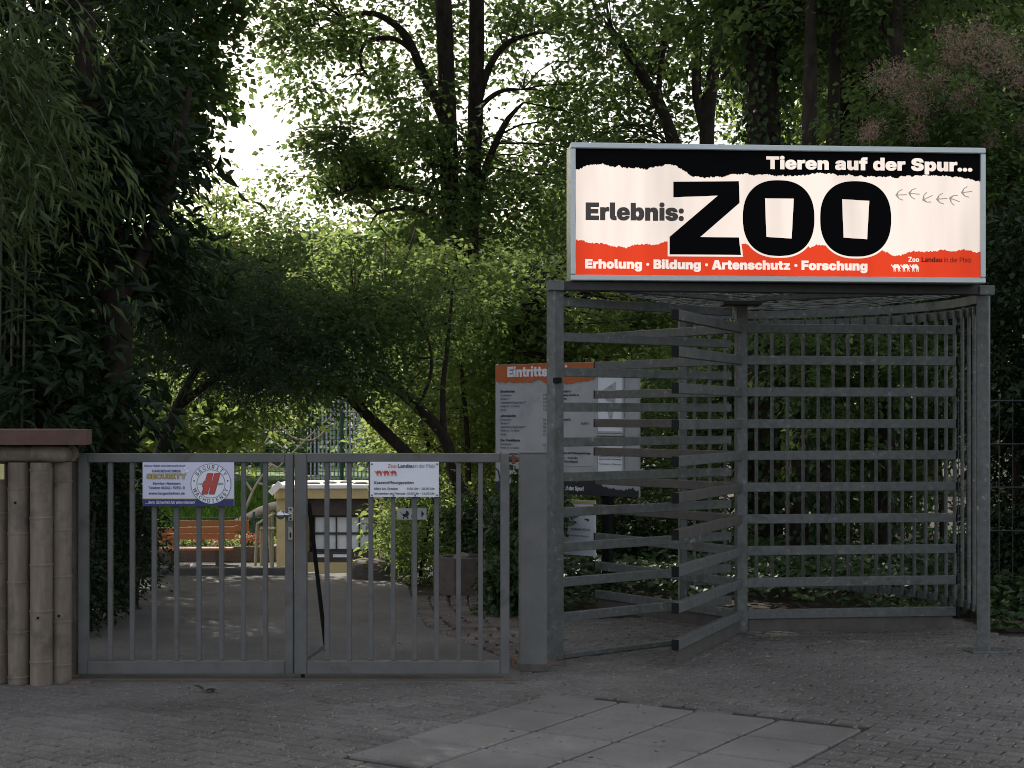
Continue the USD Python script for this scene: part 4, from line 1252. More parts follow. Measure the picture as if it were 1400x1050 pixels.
# ---- left: dark evergreen, bamboo, feathery shrub
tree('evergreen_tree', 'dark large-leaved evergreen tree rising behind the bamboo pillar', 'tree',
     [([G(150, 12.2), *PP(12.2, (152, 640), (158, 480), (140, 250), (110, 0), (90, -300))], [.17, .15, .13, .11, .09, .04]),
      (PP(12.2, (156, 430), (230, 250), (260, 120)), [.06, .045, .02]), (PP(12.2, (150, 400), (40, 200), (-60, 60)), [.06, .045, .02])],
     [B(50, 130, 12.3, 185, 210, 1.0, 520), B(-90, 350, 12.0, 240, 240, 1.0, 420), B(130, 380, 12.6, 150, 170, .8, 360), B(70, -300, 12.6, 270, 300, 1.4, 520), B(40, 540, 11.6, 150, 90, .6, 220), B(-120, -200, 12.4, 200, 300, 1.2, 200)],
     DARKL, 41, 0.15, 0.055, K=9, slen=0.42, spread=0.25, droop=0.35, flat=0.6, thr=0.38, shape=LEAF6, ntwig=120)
tree('broadleaf_tree', 'dark leafy tree with a ragged edge against the sky, behind the evergreen at the left', 'tree',
     [([G(60, 19), *PP(19, (80, 500), (120, 200), (180, 20), (220, -250))], [.24, .2, .16, .12, .05]), (PP(19, (120, 210), (220, 120), (290, 90)), [.08, .05, .02]), (PP(19, (140, 150), (230, 20), (310, -40)), [.08, .05, .02])],
     [B(130, 90, 19, 150, 130, 1.8, 460), B(235, 40, 19, 60, 75, 1.2, 260), B(190, 190, 19, 60, 80, 1.0, 240), B(245, 130, 18.8, 30, 60, .6, 90), B(100, -240, 19, 280, 240, 3.2, 1000), B(350, -340, 19.5, 160, 190, 2, 600), B(190, -270, 20.5, 220, 200, 2, 800), B(300, -20, 18.6, 70, 40, .8, 110), B(10, 200, 19, 160, 220, 1.8, 260)],
     BROAD, 42, 0.105, 0.08, K=11, slen=0.42, thr=0.41, ntwig=130)
rngb = np.random.default_rng(77)
bam = thing('bamboo_clump', 'clump of arching bamboo with narrow pale leaves in front of the dark evergreen', 'bamboo')
tips, parts = [], []
for k in range(17):
    bx = -4.3 + 0.8 * rngb.random()
    by = 11.0 + 0.6 * rngb.random()
    tx, ty, tz = P(-40 + 235 * rngb.random(), 60 + 330 * rngb.random(), 9.9 + 0.5 * rngb.random())
    mid = np.array([bx * 0.8 + tx * 0.2, by, 1.5 + 0.62 * (tz + 0.6)])
    cl = smoothline([(bx, by, 0), ((bx * 2 + mid[0]) / 3, by, mid[2] * 0.5), mid, ((mid[0] + tx) / 2, ty, (mid[2] + tz) / 2 + 0.35), (tx, ty, tz)], 26)
    obj('cane', tube(cl, np.linspace(0.014, 0.003, 26), 6), plain('bamboo_cane', (0.035, 0.042, 0.018), (0.05, 0.055, 0.025), rough=0.5) if k == 0 else L('bamboo_cane'), bam, smooth=True)
    sel = cl[10:]
    n = 34
    idx = rngb.integers(0, len(sel) - 1, n)
    o = sel[idx] + rngb.normal(size=(n, 3)) * (0.11, 0.09, 0.09)
    ax = (sel[np.minimum(idx + 1, len(sel) - 1)] - sel[idx]) * 3 + rngb.normal(size=(n, 3)) * 0.35 + np.array([0.5, -0.08, -0.28])
    parts.append(sprays(rngb, o, ax, 0.22 + 0.2 * rngb.random(n), 7, 0.22, 0.145, 0.018, droop=0.6, flat=0.55, jitter=0.3, shape=LEAF4))
m, tint = merge(parts)
obj('foliage', m, BAMBL, bam, tint=tint)
tree('feathery_shrub', 'grey-green feathery shrub spreading over the gate behind the evergreen', 'shrub',
     [([G(200, 14.4), *PP(14.4, (215, 640), (250, 540), (300, 460))], [.07, .06, .045, .015]), (PP(14.4, (240, 560), (330, 490), (390, 450)), [.04, .025, .01])],
     [B(290, 465, 14.4, 110, 70, .9, 460), B(370, 480, 14.8, 80, 45, .8, 240), B(215, 430, 14, 70, 80, .7, 200), B(300, 400, 14.6, 90, 50, .8, 180)],
     FEATH, 43, 0.05, 0.013, K=22, slen=0.34, spread=0.22, droop=0.3, thr=0.36, ntwig=80, twr=0.01)
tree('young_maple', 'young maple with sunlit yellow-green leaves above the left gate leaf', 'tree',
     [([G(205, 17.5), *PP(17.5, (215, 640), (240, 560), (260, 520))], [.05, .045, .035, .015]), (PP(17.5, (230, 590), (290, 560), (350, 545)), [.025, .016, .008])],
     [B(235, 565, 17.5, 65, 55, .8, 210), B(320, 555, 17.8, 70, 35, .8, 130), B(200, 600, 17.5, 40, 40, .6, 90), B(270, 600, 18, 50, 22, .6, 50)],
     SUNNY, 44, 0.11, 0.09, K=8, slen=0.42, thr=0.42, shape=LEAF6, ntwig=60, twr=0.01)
tree('hedge_shrub', 'dark small-leaved shrub at the edge of the path behind the left gate leaf', 'shrub',
     [([G(150, 11.4), *PP(11.4, (150, 760), (155, 690))], [.03, .025, .012]), ([G(120, 11), *PP(11, (125, 760), (130, 700))], [.03, .02, .01]), ([G(185, 12), *PP(12, (190, 740), (200, 690))], [.03, .02, .01])],
     [B(130, 690, 11.6, 40, 75, .5, 280), B(172, 715, 12.4, 26, 80, .5, 260), B(112, 790, 10.8, 24, 60, .4, 200), B(140, 800, 11.3, 16, 40, .35, 110), B(85, 700, 11.6, 60, 100, .6, 200), B(192, 760, 13.2, 14, 40, .4, 100)],
     DARKL, 45, 0.05, 0.025, K=12, slen=0.20, thr=0.36, ntwig=70, twr=0.008)

# ---- centre: twin-trunk tree, leaning tree, bright shrubs
tree('twin_trunk_tree', 'tall tree with two close upright trunks in the middle, sky showing through its crown', 'tree',
     [([G(622, 25), *PP(25, (624, 520), (616, 300), (612, 140), (605, -20), (600, -300), (590, -600))], [.20, .17, .15, .14, .135, .10, .05]),
      ([G(640, 25.2), *PP(25.2, (646, 500), (644, 330), (650, 150), (652, -20), (660, -350))], [.18, .15, .135, .125, .12, .06]),
      (PP(25, (613, 190), (602, 150), (580, 105), (552, 45), (505, 18), (470, 25)), [.10, .085, .075, .065, .045, .02]),
      (PP(25, (562, 68), (530, 52), (503, 55), (492, 80), (508, 108)), [.05, .045, .04, .03, .012]),
      (PP(25.2, (648, 190), (656, 130), (674, 82), (700, 55), (745, 45)), [.08, .075, .06, .045, .02]), (PP(25.2, (648, 165), (668, 135), (692, 123), (715, 122)), [.05, .045, .035, .012]),
      (PP(25, (646, 330), (690, 170), (716, 140)), [.07, .05, .02]), (PP(25, (617, 310), (600, 275), (560, 258), (510, 255), (460, 265)), [.06, .055, .045, .035, .012]),
      (PP(25, (617, 345), (595, 305), (560, 284), (520, 290), (505, 310)), [.055, .05, .04, .025, .01])],
     [B(440, 60, 25.6, 70, 100, 1.6, 330), B(545, 90, 26.2, 90, 100, 1.6, 260), B(455, 205, 25.6, 70, 50, 1.4, 300), B(550, 225, 26, 95, 60, 1.6, 330), B(715, 265, 26.5, 80, 110, 1.6, 400), B(730, 60, 26.5, 60, 80, 1.6, 200), B(600, 350, 26.6, 130, 65, 1.6, 380),
      B(640, 20, 26.8, 80, 80, 1.4, 90), B(560, -360, 25, 340, 270, 4.2, 2800), B(330, -430, 25, 240, 230, 3.2, 1900), B(120, -480, 25, 200, 230, 3.0, 1300), B(800, 120, 26.6, 80, 110, 1.8, 300), B(610, 270, 24.2, 50, 60, .7, 110), B(590, 130, 24.0, 60, 80, .8, 90)],
     BROAD, 51, 0.105, 0.086, K=9, slen=0.5, spread=0.4, thr=0.535, freq=1.0, ntwig=460, twr=0.013,
     ivy=([P(620, 560, 25), P(618, 300, 25), P(610, 180, 25)], np.full(1, .26), 1500, .1))
tree('leaning_tree', 'dark multi-stemmed tree leaning left over the path, arched trunks crossing above the gate', 'tree',
     [([G(660, 15.6), *PP(15.6, (640, 735), (612, 690), (560, 625), (505, 570), (450, 520), (380, 470))], [.075, .07, .068, .064, .055, .04, .015]),
      ([G(655, 15.8), *PP(15.8, (640, 700), (622, 650), (608, 600), (570, 555), (535, 525), (505, 480), (485, 420))], [.075, .07, .07, .065, .06, .05, .035, .015]),
      (PP(15.8, (608, 600), (605, 540), (612, 470), (620, 380)), [.035, .03, .022, .01]), (PP(15.6, (505, 570), (470, 500), (455, 440)), [.035, .025, .012]),
      (PP(15.7, (570, 555), (590, 500), (575, 440)), [.02, .016, .008])],
     [B(400, 440, 15.5, 130, 55, 1.1, 480), B(500, 450, 15.6, 110, 60, 1.2, 400), B(320, 400, 15.3, 90, 40, 1.0, 170), B(450, 375, 15.8, 110, 45, 1.0, 170), B(450, 520, 15.2, 110, 30, 0.9, 180), B(380, 520, 15.0, 80, 28, .8, 120), B(590, 430, 16, 70, 60, .9, 140)],
     BROAD, 52, 0.058, 0.032, K=13, slen=0.36, spread=0.32, thr=0.43, freq=1.6, ntwig=190, twr=0.012)
tree('hazel_bush', 'tall light green bush behind the leaning trunks left of the price board', 'shrub',
     [([G(640, 18), *PP(18, (640, 640), (630, 500), (610, 400))], [.04, .035, .025, .01]), ([G(680, 18), *PP(18, (690, 600), (700, 480), (720, 400))], [.04, .035, .025, .01]), ([G(600, 18.4), *PP(18.4, (590, 640), (560, 520), (530, 430))], [.035, .03, .02, .01])],
     [B(600, 420, 18.6, 110, 70, 1.2, 430), B(700, 440, 18.4, 90, 90, 1.2, 430), B(640, 540, 18.6, 100, 80, 1.0, 430), B(570, 600, 18.8, 60, 60, .9, 150), B(700, 620, 18.6, 60, 90, .9, 260), B(520, 350, 19.6, 70, 60, 1.2, 220), B(820, 440, 18.6, 90, 70, 1.1, 330), B(920, 450, 19, 80, 70, 1.1, 240)],
     SUNNY, 53, 0.08, 0.058, K=11, slen=0.44, spread=0.36, freq=1.3, thr=0.48, ntwig=170, twr=0.012)
tree('roadside_shrub', 'loose pale green shrub beside the small pram sign', 'shrub',
     [([G(548, 14.6), *PP(14.6, (550, 750), (560, 700))], [.02, .016, .008]), ([G(575, 14.4), *PP(14.4, (580, 750), (590, 700))], [.02, .016, .008])],
     [B(545, 735, 14.7, 36, 45, .5, 150), B(590, 735, 14.3, 40, 50, .5, 150), B(575, 690, 14.9, 55, 50, .5, 170)],
     SUNNY, 54, 0.055, 0.032, K=9, slen=0.26, thr=0.36, ntwig=60, twr=0.006)
tree('ivy_shrub', 'ivy-covered low shrub spilling beside the gate pillar over the cobbles', 'shrub',
     [([G(690, 11.7), *PP(11.7, (690, 750), (695, 690))], [.025, .02, .01])],
     [B(706, 760, 11.8, 26, 75, .35, 330), B(716, 690, 12.2, 40, 70, .35, 300), B(690, 802, 11.7, 18, 22, .2, 80), B(665, 715, 14.2, 50, 40, .4, 200)],
     IVYL, 55, 0.055, 0.045, K=9, slen=0.18, droop=0.5, flat=0.4, thr=0.36, ntwig=40, twr=0.006)

# ---- right: ivy trunk, forked trees, smoke bush, hedge
tree('ivy_trunk_tree', 'thick straight tree trunk wrapped in ivy above the middle of the lit sign', 'tree',
     [([G(1042, 16.5), *PP(16.5, (1044, 500), (1046, 300), (1042, 120), (1036, -40), (1030, -400))], [.22, .2, .185, .175, .165, .1]),
      (PP(16.5, (1040, 60), (1120, -60), (1200, -140)), [.08, .06, .03])],
     [B(1000, -330, 16.8, 280, 230, 2.6, 1500), B(985, 40, 17, 60, 40, .8, 80), B(1100, -60, 17, 120, 70, 1.2, 260)],
     BROAD, 61, 0.10, 0.075, K=10, slen=0.5, thr=0.44, ntwig=120, ivy=([P(1042, 720, 16.5), P(1044, 420, 16.5), P(1046, 300, 16.5), P(1042, 120, 16.5), P(1036, -20, 16.5)], np.full(1, .2), 2600, .085))
tree('paired_trunk_tree', 'two dark bare trunks side by side with one thick bough reaching right', 'tree',
     [([G(1148, 18.5), *PP(18.5, (1150, 420), (1148, 180), (1152, 60), (1154, -40), (1160, -400))], [.15, .14, .135, .125, .12, .06]),
      ([G(1200, 18.2), *PP(18.2, (1192, 420), (1190, 220), (1196, 90), (1204, -10), (1210, -300))], [.18, .17, .165, .15, .14, .07]),
      (PP(18.2, (1200, 60), (1222, 34), (1260, 14), (1300, -2), (1380, -40)), [.12, .105, .09, .07, .04])],
     [B(1250, -330, 18.6, 300, 240, 3.0, 900), B(1330, 20, 18.8, 140, 70, 1.6, 420), B(1210, 130, 19.4, 60, 60, 1.0, 120), B(1100, -40, 19, 90, 70, 1.3, 200)],
     BROAD, 62, 0.10, 0.075, K=10, slen=0.52, thr=0.42, ntwig=130, ivy=([P(1194, 700, 18.2), P(1192, 420, 18.2), P(1190, 220, 18.2), P(1194, 130, 18.2)], np.full(1, .17), 1500, .085))
tree('forked_tree', 'slender forked tree in silhouette against bright sky behind the left half of the sign', 'tree',
     [([G(964, 23), *PP(23, (965, 420), (966, 190), (972, 120), (980, 60), (990, -60))], [.15, .13, .11, .1, .08, .04]), (PP(23, (966, 180), (952, 110), (955, 50), (930, -20)), [.09, .075, .06, .03]),
      (PP(23, (970, 130), (1000, 90), (1015, 70)), [.04, .03, .015]), (PP(23, (925, 210), (905, 150), (870, 90), (835, 40)), [.10, .09, .075, .05]), (PP(23, (900, 140), (905, 80), (925, 30)), [.05, .04, .02])],
     [B(850, 50, 23.6, 100, 90, 1.6, 300), B(930, 70, 24, 60, 100, 1.4, 170), B(1000, 130, 24.2, 35, 65, 1.0, 60), B(870, 165, 24, 75, 40, 1.2, 90), B(880, -220, 23, 190, 170, 2.6, 600), B(790, 250, 22.6, 45, 100, 1.2, 200)],
     BROAD, 63, 0.10, 0.078, K=9, slen=0.48, thr=0.52, freq=1.3, ntwig=300, twr=0.013)
sm = tree('smoke_bush', 'smoke bush with dull pink feathery plumes at the upper right', 'shrub',
          [([G(1330, 13.2), *PP(13.2, (1330, 500), (1310, 300), (1290, 180))], [.06, .055, .04, .015]), (PP(13.2, (1325, 400), (1380, 250), (1400, 150)), [.04, .03, .012]), (PP(13.2, (1310, 300), (1250, 200), (1215, 150)), [.025, .016, .008])],
          [B(1320, 220, 13.4, 120, 130, .8, 620), B(1400, 330, 13, 80, 170, .7, 480), B(1240, 160, 13.6, 70, 60, .7, 180), B(1380, 90, 13.8, 90, 60, .7, 260)],
          BROAD, 64, 0.065, 0.045, K=10, slen=0.34, thr=0.38, ntwig=90, twr=0.01)
rs = np.random.default_rng(65)
pl_parts = []
for px, py, r in [(1205, 105, 26), (1225, 120, 24), (1248, 115, 20), (1320, 60, 30), (1345, 90, 34), (1375, 80, 30), (1370, 60, 26), (1320, 130, 24), (1312, 138, 22), (1280, 112, 18), (1260, 150, 22), (1250, 140, 18), (1195, 175, 18), (1185, 185, 14), (1255, 180, 16), (1355, 190, 14), (1295, 45, 18), (1395, 110, 26), (1400, 175, 14), (1300, 80, 22), (1340, 40, 22), (1235, 95, 18)]:
    c = P(px, py, 12.5 + 0.3 * rs.random())
    n = int(r * 12)
    u = norm(rs.normal(size=(n, 3)))
    p = c + u * (rs.random(n) ** 0.6)[:, None] * np.array([1, .8, .85]) * r * 1.25 / FOCAL * 12.6
    pl_parts.append(leaves(p, rs.normal(size=(n, 3)), rs.normal(size=(n, 3)), 0.03 + 0.02 * rs.random(n), 0.003, rs.random(n)))
m, tint = merge(pl_parts)
obj('plumes', m, PLUME, sm, tint=tint)
for px, d, w, lab in ((1100, 14.8, .085, 'dark trunk behind the turnstile arms, left of three'), (1133, 15.6, .08, 'dark trunk behind the turnstile arms, middle of three'), (1217, 14.6, .085, 'dark trunk behind the turnstile arms, right of three')):
    r = np.random.default_rng(px)
    tree('woodland_tree', lab, 'tree', [([G(px - 8, d), *PP(d, (px - 6, 600), (px, 430), (px + 6, 200), (px + 10, -100))], [w * 1.25, w, w * .95, w * .85, w * .5])],
         [B(px + 10, -40, d + 0.6, 150, 120, 1.4, 220)], BROAD, px, 0.09, 0.065, K=9, slen=0.45, ntwig=50,
         ivy=(PP(d, (px - 8, 800), (px - 6, 600), (px, 430), (px + 3, 330)), np.full(1, w * 1.15), 900, .075))
tree('right_hedge', 'dense dark hedge rising behind the wire fence right of the turnstile', 'hedge',
     [([G(1390, 11.9), *PP(11.9, (1390, 600), (1395, 400))], [.04, .035, .02])],
     [B(1400, 420, 12.0, 70, 190, .55, 700), B(1390, 650, 11.8, 60, 150, .5, 560), B(1480, 500, 12, 80, 330, .6, 500), B(1310, 350, 13.6, 60, 90, .6, 260)],
     DARKL, 66, 0.06, 0.042, K=10, slen=0.28, thr=0.37, ntwig=60, twr=0.008)
tree('thicket', 'dark leafy thicket behind the turnstile cage with patches of sunlit leaves', 'shrub',
     [([G(1180, 16.6), *PP(16.6, (1180, 650), (1190, 500))], [.04, .03, .02]), ([G(1290, 16), *PP(16, (1285, 650), (1270, 500))], [.04, .03, .015]), ([G(1050, 16.4), *PP(16.4, (1060, 650), (1050, 540))], [.03, .025, .01])],
     [B(1060, 520, 17.2, 60, 120, .8, 360), B(1180, 520, 17.4, 90, 140, .9, 480), B(1280, 560, 16.6, 60, 190, .8, 560), B(1160, 680, 16.6, 130, 60, .7, 320), B(960, 600, 17, 80, 100, .8, 360), B(1150, 540, 14.0, 60, 110, .35, 130), B(1250, 500, 13.9, 45, 100, .35, 110), B(1085, 470, 14.2, 40, 70, .3, 70), B(1000, 330, 18.6, 160, 120, 1.0, 520), B(1200, 330, 19, 140, 110, 1.0, 460)],
     BROAD, 67, 0.075, 0.052, K=10, slen=0.36, freq=1.3, thr=0.47, ntwig=120, twr=0.01)
tree('board_shrub', 'dark green shrub behind and below the price board', 'shrub',
     [([G(850, 14.4), *PP(14.4, (850, 740), (860, 640))], [.03, .025, .012])],
     [B(870, 690, 15, 90, 70, .7, 360), B(760, 720, 14.9, 70, 60, .5, 240), B(900, 560, 15.4, 60, 90, .7, 240), B(960, 720, 14.8, 70, 60, .6, 220)],
     BROAD, 68, 0.06, 0.042, K=10, slen=0.3, thr=0.37, ntwig=70, twr=0.008)

# ivy ground cover behind the turnstile and at the hedge foot
rg = np.random.default_rng(90)
n = 15000
x = 0.35 + 6.0 * rg.random(n)
y = 11.55 + 5.0 * rg.random(n)
keep = ~((np.hypot(x - CX, y - CY) < 1.68) | ((x > 3.3) & (y < 11.6)))
x, y = x[keep], y[keep]
h = 0.05 + 0.38 * meshkit.fbm(np.c_[x * 1.1, y * 1.1, x * 0], 3, 6) * np.clip((y - 11.5) * 1.0, 0.15, 1)
p = np.c_[x, y, h * (0.5 + 0.5 * rg.random(len(x)))]
m, tint = merge([leaves(p, np.c_[rg.normal(size=(len(x), 2)), -0.3 * np.ones(len(x))], np.array([0, -0.35, 1.0]) + rg.normal(size=(len(x), 3)) * 0.35, 0.075 * (0.6 + 0.8 * rg.random(len(x))), 0.065 * (0.6 + 0.8 * rg.random(len(x))), rg.random(len(x)))])
tag(obj('ivy_ground_cover', m, IVYL, tint=tint), 'low ivy covering the woodland floor behind the turnstile', 'ground cover', kind='stuff')
n = 2600
x = 3.35 + 2.4 * rg.random(n)
y = 10.7 + 1.0 * rg.random(n)
h = (0.08 + 0.42 * meshkit.fbm(np.c_[x * 1.6, y * 1.6, x * 0], 3, 8)) * np.clip((y - 10.6) * 2.2, 0.2, 1.4)
p = np.c_[x, y, h * (0.3 + 0.7 * rg.random(n))]
m, tint = merge([leaves(p, np.c_[rg.normal(size=(n, 2)), -0.3 * np.ones(n)], np.array([0, -0.35, 1.0]) + rg.normal(size=(n, 3)) * 0.4, 0.065 * (0.6 + 0.8 * rg.random(n)), 0.055 * (0.6 + 0.8 * rg.random(n)), 0.3 + 0.7 * rg.random(n))])
tag(obj('creeping_ivy', m, IVYL, tint=tint), 'creeping ivy behind the kerb at the foot of the right hedge', 'ground cover', kind='stuff')

# wire fence at the right
wf = thing('wire_fence', 'dark wire mesh fence in front of the hedge right of the turnstile', 'fence', (3.3, 11.35, 0))
FW = plain('dark_fence_wire', (0.02, 0.022, 0.022), (0.03, 0.032, 0.032), rough=0.6)
for k in range(24):
    obj('upright_wire', tube([(0.1 * k, 0, 0), (0.1 * k, 0, 1.65)], 0.0035, 5), FW, wf)
for z in (0.30, 0.66, 0.98, 1.3, 1.62):
    obj('cross_wire', tube([(-0.05, -0.006, z), (2.4, -0.006, z)], 0.006, 5), FW, wf)

# ------------------------------------------------------------------ background beyond the lower plaza
fence = thing('low_wire_fence', 'low green wire fence between the benches and the lawn', 'fence', (-9.6, 43.4, kz))
for k in range(72):
    obj('upright_wire', box((0.125 * k, 0, 0.5), (0.018, 0.018, 1.0)), GREENMETAL, fence)
for z in (0.1, 0.95):
    obj('cross_wire', box((4.5, -0.02, z), (9.1, 0.02, 0.025)), GREENMETAL, fence)
for k in range(5):
    obj('post', box((0.1 + 2.2 * k, 0.04, 0.55), (0.07, 0.05, 1.15)), GREENMETAL, fence)


def lawn_z(y):
    return -DOWN + 0.05 + 1.45 * step01((np.asarray(y, float) - 43.2) / 7.0)


ly = np.r_[np.linspace(43.5, 51, 16), 60, 72]
lv = np.array([(x, y, float(lawn_z(y)) - dz) for y in ly for x, dz in ((-24, 0), (5, 0), (5, 2.0), (-24, 2.0))])
lf = np.array([(4 * r + k, 4 * r + (k + 1) % 4, 4 * r + 4 + (k + 1) % 4, 4 * r + 4 + k) for r in range(len(ly) - 1) for k in range(4)] + [(0, 3, 2, 1), (4 * len(ly) - 4, 4 * len(ly) - 3, 4 * len(ly) - 2, 4 * len(ly) - 1)])
tag(obj('lawn', (lv, lf), LAWN), kind='structure')
n = 26000
x = -12 + 10 * rg.random(n)
y = 43.8 + 8 * rg.random(n) ** 1.5
p = np.c_[x, y, lawn_z(y) - 0.01]
m, tint = merge([leaves(p, np.c_[rg.normal(size=(n, 2)) * 0.35, np.ones(n)], rg.normal(size=(n, 3)), 0.14 + 0.14 * rg.random(n), 0.03, rg.random(n))])
tag(obj('lawn_grass', m, GRASSL, tint=tint), 'bright sunlit grass behind the low green fence', 'grass', kind='stuff')
# flowers
n = 1500
p = np.c_[P(275, 0, 41)[0] - 1.35 + 3.2 * rg.random(n), 40.6 + 1.3 * rg.random(n), kz + 0.34 + 0.22 * rg.random(n)]
m, tint = merge([leaves(p, rg.normal(size=(n, 3)) + (0, 0, .6), rg.normal(size=(n, 3)) * .5 + (0, -.4, 1), 0.13, 0.07, rg.random(n))])
obj('leaves', m, SUNNY, fb, tint=tint)
n = 420
cl = rg.choice(5, n)
cxs = np.array([-0.95, -0.1, 0.55, 1.3, 1.65])[cl]
p = np.c_[P(275, 0, 41)[0] + cxs + rg.normal(size=n) * 0.17, 40.55 + 0.5 * rg.random(n), kz + 0.46 + 0.24 * rg.random(n)]
tn = np.where(np.isin(cl, [1, 2]), 0.9, 0.1) + 0.1 * rg.random(n)
m, tint = merge([leaves(p, rg.normal(size=(n, 3)), np.array([0, -1, .6]) + rg.normal(size=(n, 3)) * .4, 0.09, 0.08, tn)])
fb_loc = np.array(fb.GetAttribute('xformOp:translate').Get())
for prim in fb.GetChildren():
    pass


def localise(prim, loc):
    a = UsdGeom.Mesh(prim).GetPointsAttr()
    a.Set(Vt.Vec3fArray.FromNumpy((np.array(a.Get()) - loc).astype(np.float32)))


fl = tag(obj('flower_heads', m, FLOWER, fb, tint=tint), kind='stuff')
localise(fl, fb_loc)
localise(stage.GetPrimAtPath(str(fb.GetPath()) + '/leaves'), fb_loc)

net = thing('aviary_netting', 'tall dark green net fence of the enclosure behind the kiosk', 'fence', (-16.0, 50.5, -0.9))
for k in range(7):
    obj('post', tube([(2.6 * k, 0, 0), (2.6 * k, 0, 3.0)], 0.07 if k != 2 else 0.14, 8), GREENMETAL, net)
wires = [tube([(0, 0.05, z), (15.6, 0.05, z)], 0.010, 4, False) for z in np.arange(0.15, 3.0, 0.15)]
wires += [tube([(x, 0.06, 0), (x, 0.06, 2.95)], 0.006, 4, False) for x in np.arange(0.1, 15.6, 0.15)]
tag(obj('netting', join(wires), GREENMETAL, net), kind='stuff')
sf = thing('slatted_screen', 'pale upright slats of a tall screen seen between the branches beyond the net', 'screen fence', (P(425, 0, 53)[0], 53.0, -DOWN))
SLAT = plain('pale_grey_slat', (0.5, 0.55, 0.58), (0.4, 0.45, 0.48), rough=0.5)
for k in range(26):
    obj('slat', box((0.135 * k, 0, 3.2), (0.06, 0.03, 6.2)), SLAT, sf)
for z in (0.6, 4.0):
    obj('rail', box((1.7, 0.05, z), (3.5, 0.04, 0.08)), SLAT, sf)

# pale dead branches in the enclosure
BR = [('dead_branch', 'long pale dead log lying on the lawn left of the kiosk', [[(385, 690), (360, 697), (330, 712), (300, 722)]], [.16, .15, .13, .08], 46.0),
      ('dead_branch', 'bare forked dead branch rising behind the security sign towards the kiosk', [[(330, 715), (338, 690), (352, 660), (372, 635)], [(345, 672), (330, 650), (322, 640)], [(352, 660), (375, 668)]], [.06, .05, .04, .025], 47.0),
      ('dead_branch', 'bare sagging pale branch hanging like a swing above the gate middle', [[(400, 598), (425, 602), (445, 588), (460, 560)], [(400, 598), (380, 580), (360, 560)]], [.035, .035, .03, .02], 48.0),
      ('dead_branch', 'bare slanting pale branch crossing above the gate beside the net post', [[(312, 600), (350, 622), (380, 640), (440, 670)], [(350, 622), (395, 560)], [(380, 640), (430, 590), (470, 555)]], [.05, .045, .04, .03], 47.5),
      ('dead_branch', 'bare curved hanging twig behind the young maple leaves', [[(225, 610), (245, 618), (262, 612)], [(293, 570), (292, 600), (285, 617)], [(262, 585), (285, 590), (315, 575)]], [.03, .03, .02], 48.5)]
for nm, lab, lines, rad, d in BR:
    b = thing(nm, lab, 'branch')
    for k, ln in enumerate(lines):
        obj('stem' if k == 0 else 'side_stem', trunk_tube(PP(d, *ln), np.interp(np.linspace(0, 1, len(ln)), np.linspace(0, 1, len(rad)), rad) * (1 if k == 0 else 0.65), 6, k, n=14), PALEBARK, b, smooth=True)

# far trees, one by one
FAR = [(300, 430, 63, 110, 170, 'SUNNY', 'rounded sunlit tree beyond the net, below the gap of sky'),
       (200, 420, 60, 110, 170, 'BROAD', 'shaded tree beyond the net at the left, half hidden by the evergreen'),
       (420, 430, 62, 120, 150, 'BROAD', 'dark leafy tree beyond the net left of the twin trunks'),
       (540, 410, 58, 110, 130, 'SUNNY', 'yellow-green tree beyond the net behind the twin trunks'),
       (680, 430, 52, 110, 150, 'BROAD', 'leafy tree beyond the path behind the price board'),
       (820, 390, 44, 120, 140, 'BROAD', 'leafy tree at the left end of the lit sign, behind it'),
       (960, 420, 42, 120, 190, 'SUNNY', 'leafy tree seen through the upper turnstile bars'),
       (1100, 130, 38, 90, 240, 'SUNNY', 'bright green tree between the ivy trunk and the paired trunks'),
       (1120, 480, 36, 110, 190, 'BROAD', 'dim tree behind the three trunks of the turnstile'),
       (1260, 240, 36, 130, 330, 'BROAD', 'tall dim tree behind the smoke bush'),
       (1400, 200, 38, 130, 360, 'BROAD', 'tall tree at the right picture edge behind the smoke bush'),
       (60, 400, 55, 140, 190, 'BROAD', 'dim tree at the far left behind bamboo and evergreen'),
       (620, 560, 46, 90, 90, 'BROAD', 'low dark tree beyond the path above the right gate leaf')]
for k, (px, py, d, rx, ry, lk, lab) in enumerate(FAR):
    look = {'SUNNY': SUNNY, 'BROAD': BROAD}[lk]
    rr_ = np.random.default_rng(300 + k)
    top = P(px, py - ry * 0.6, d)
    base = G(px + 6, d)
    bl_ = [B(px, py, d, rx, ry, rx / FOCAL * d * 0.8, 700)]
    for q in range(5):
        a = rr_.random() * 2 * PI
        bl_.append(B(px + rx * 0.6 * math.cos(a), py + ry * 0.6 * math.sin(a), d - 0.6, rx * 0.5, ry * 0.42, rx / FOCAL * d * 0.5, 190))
    tree('distant_tree', lab, 'tree', [([base, (base + top) / 2 + (0.2, 0, 0), top], [.28, .2, .06])], bl_, look, 400 + k, 0.19, 0.14, K=9, slen=0.9, spread=0.4, thr=0.41, freq=0.55, ntwig=60, twr=0.03)
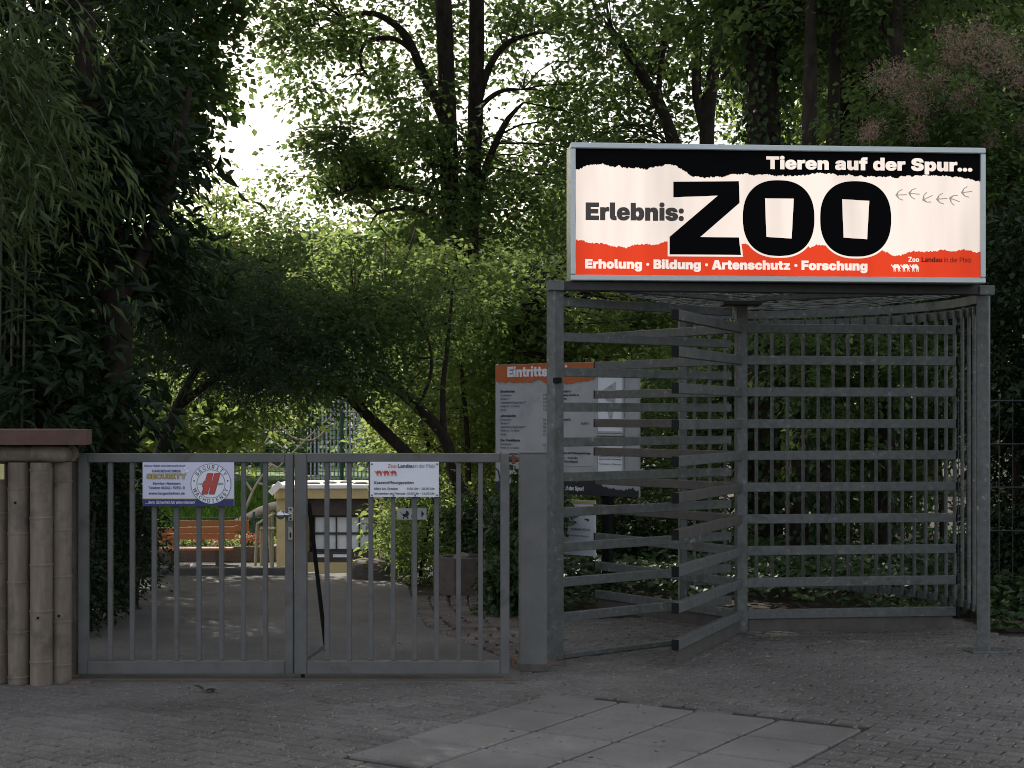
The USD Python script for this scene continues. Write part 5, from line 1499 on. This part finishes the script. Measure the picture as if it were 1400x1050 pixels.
# the wood that closes the view behind everything
n = 9000
px_ = -350 + 2100 * rg.random(n)
d_ = 76 + 12 * rg.random(n)
top_ = np.interp(px_, [-350, 200, 260, 380, 560, 760, 1000, 1100, 1800], [0, 240, 300, 305, 300, 290, 200, 60, 0])
py_ = top_ + (690 - top_) * rg.random(n) ** 0.8 + 14 * rg.normal(size=n)
p = np.c_[(px_ - 700) / FOCAL * d_, d_, EYE + (HORIZON - py_) / FOCAL * d_]
m, tint = merge([sprays(rg, p, np.c_[rg.normal(size=(n, 2)), -0.2 * np.ones(n)], 1.3 + 1.1 * rg.random(n), 8, 0.4, 0.42, 0.32)])
tag(obj('far_wood', m, BROAD, tint=tint), 'far wood that closes the view behind the zoo enclosures', 'wood', kind='stuff')

# ------------------------------------------------------------------ litter on the paving
n = 330
d_ = 6.6 + 3.6 * rg.random(n)
x = (rg.random(n) - 0.35) * 0.62 * d_
d2 = np.clip(rg.normal(10.1, 0.35, 260), 9.3, 10.9)
x2 = 0.6 + 2.7 * rg.random(260)
p = np.r_[np.c_[x, d_, np.full(n, 0.006)], np.c_[x2, d2, np.full(260, 0.006)]]
N = len(p)
m, tint = merge([leaves(p, np.c_[rg.normal(size=(N, 2)), np.zeros(N)], np.array([0, 0, 1.0]) + rg.normal(size=(N, 3)) * 0.25, 0.016 + 0.022 * rg.random(N) ** 2, 0.012 + 0.012 * rg.random(N), rg.random(N))])
tag(obj('fallen_leaves', m, DRYL, tint=tint), 'small dry leaves and seed scales scattered on the paving', 'leaf litter', kind='stuff')
q = P(278, 948, 8.35)
m, tint = merge([leaves(np.array([[q[0], 8.35, 0.006], [q[0] + 0.005, 8.352, 0.01], [q[0] + 0.02, 8.35, 0.008]]), np.array([[1, 0.2, 0.25], [-0.9, 0.3, 0.5], [0.6, -0.6, 0.1]]), np.array([[0, 0, 1.0]] * 3), 0.075, 0.035, np.array([.3, .5, .4]), LEAF6)])
tag(obj('green_twig', m, DARKL, tint=tint), 'small green leafy twig lying on the paving before the left gate leaf', 'twig')
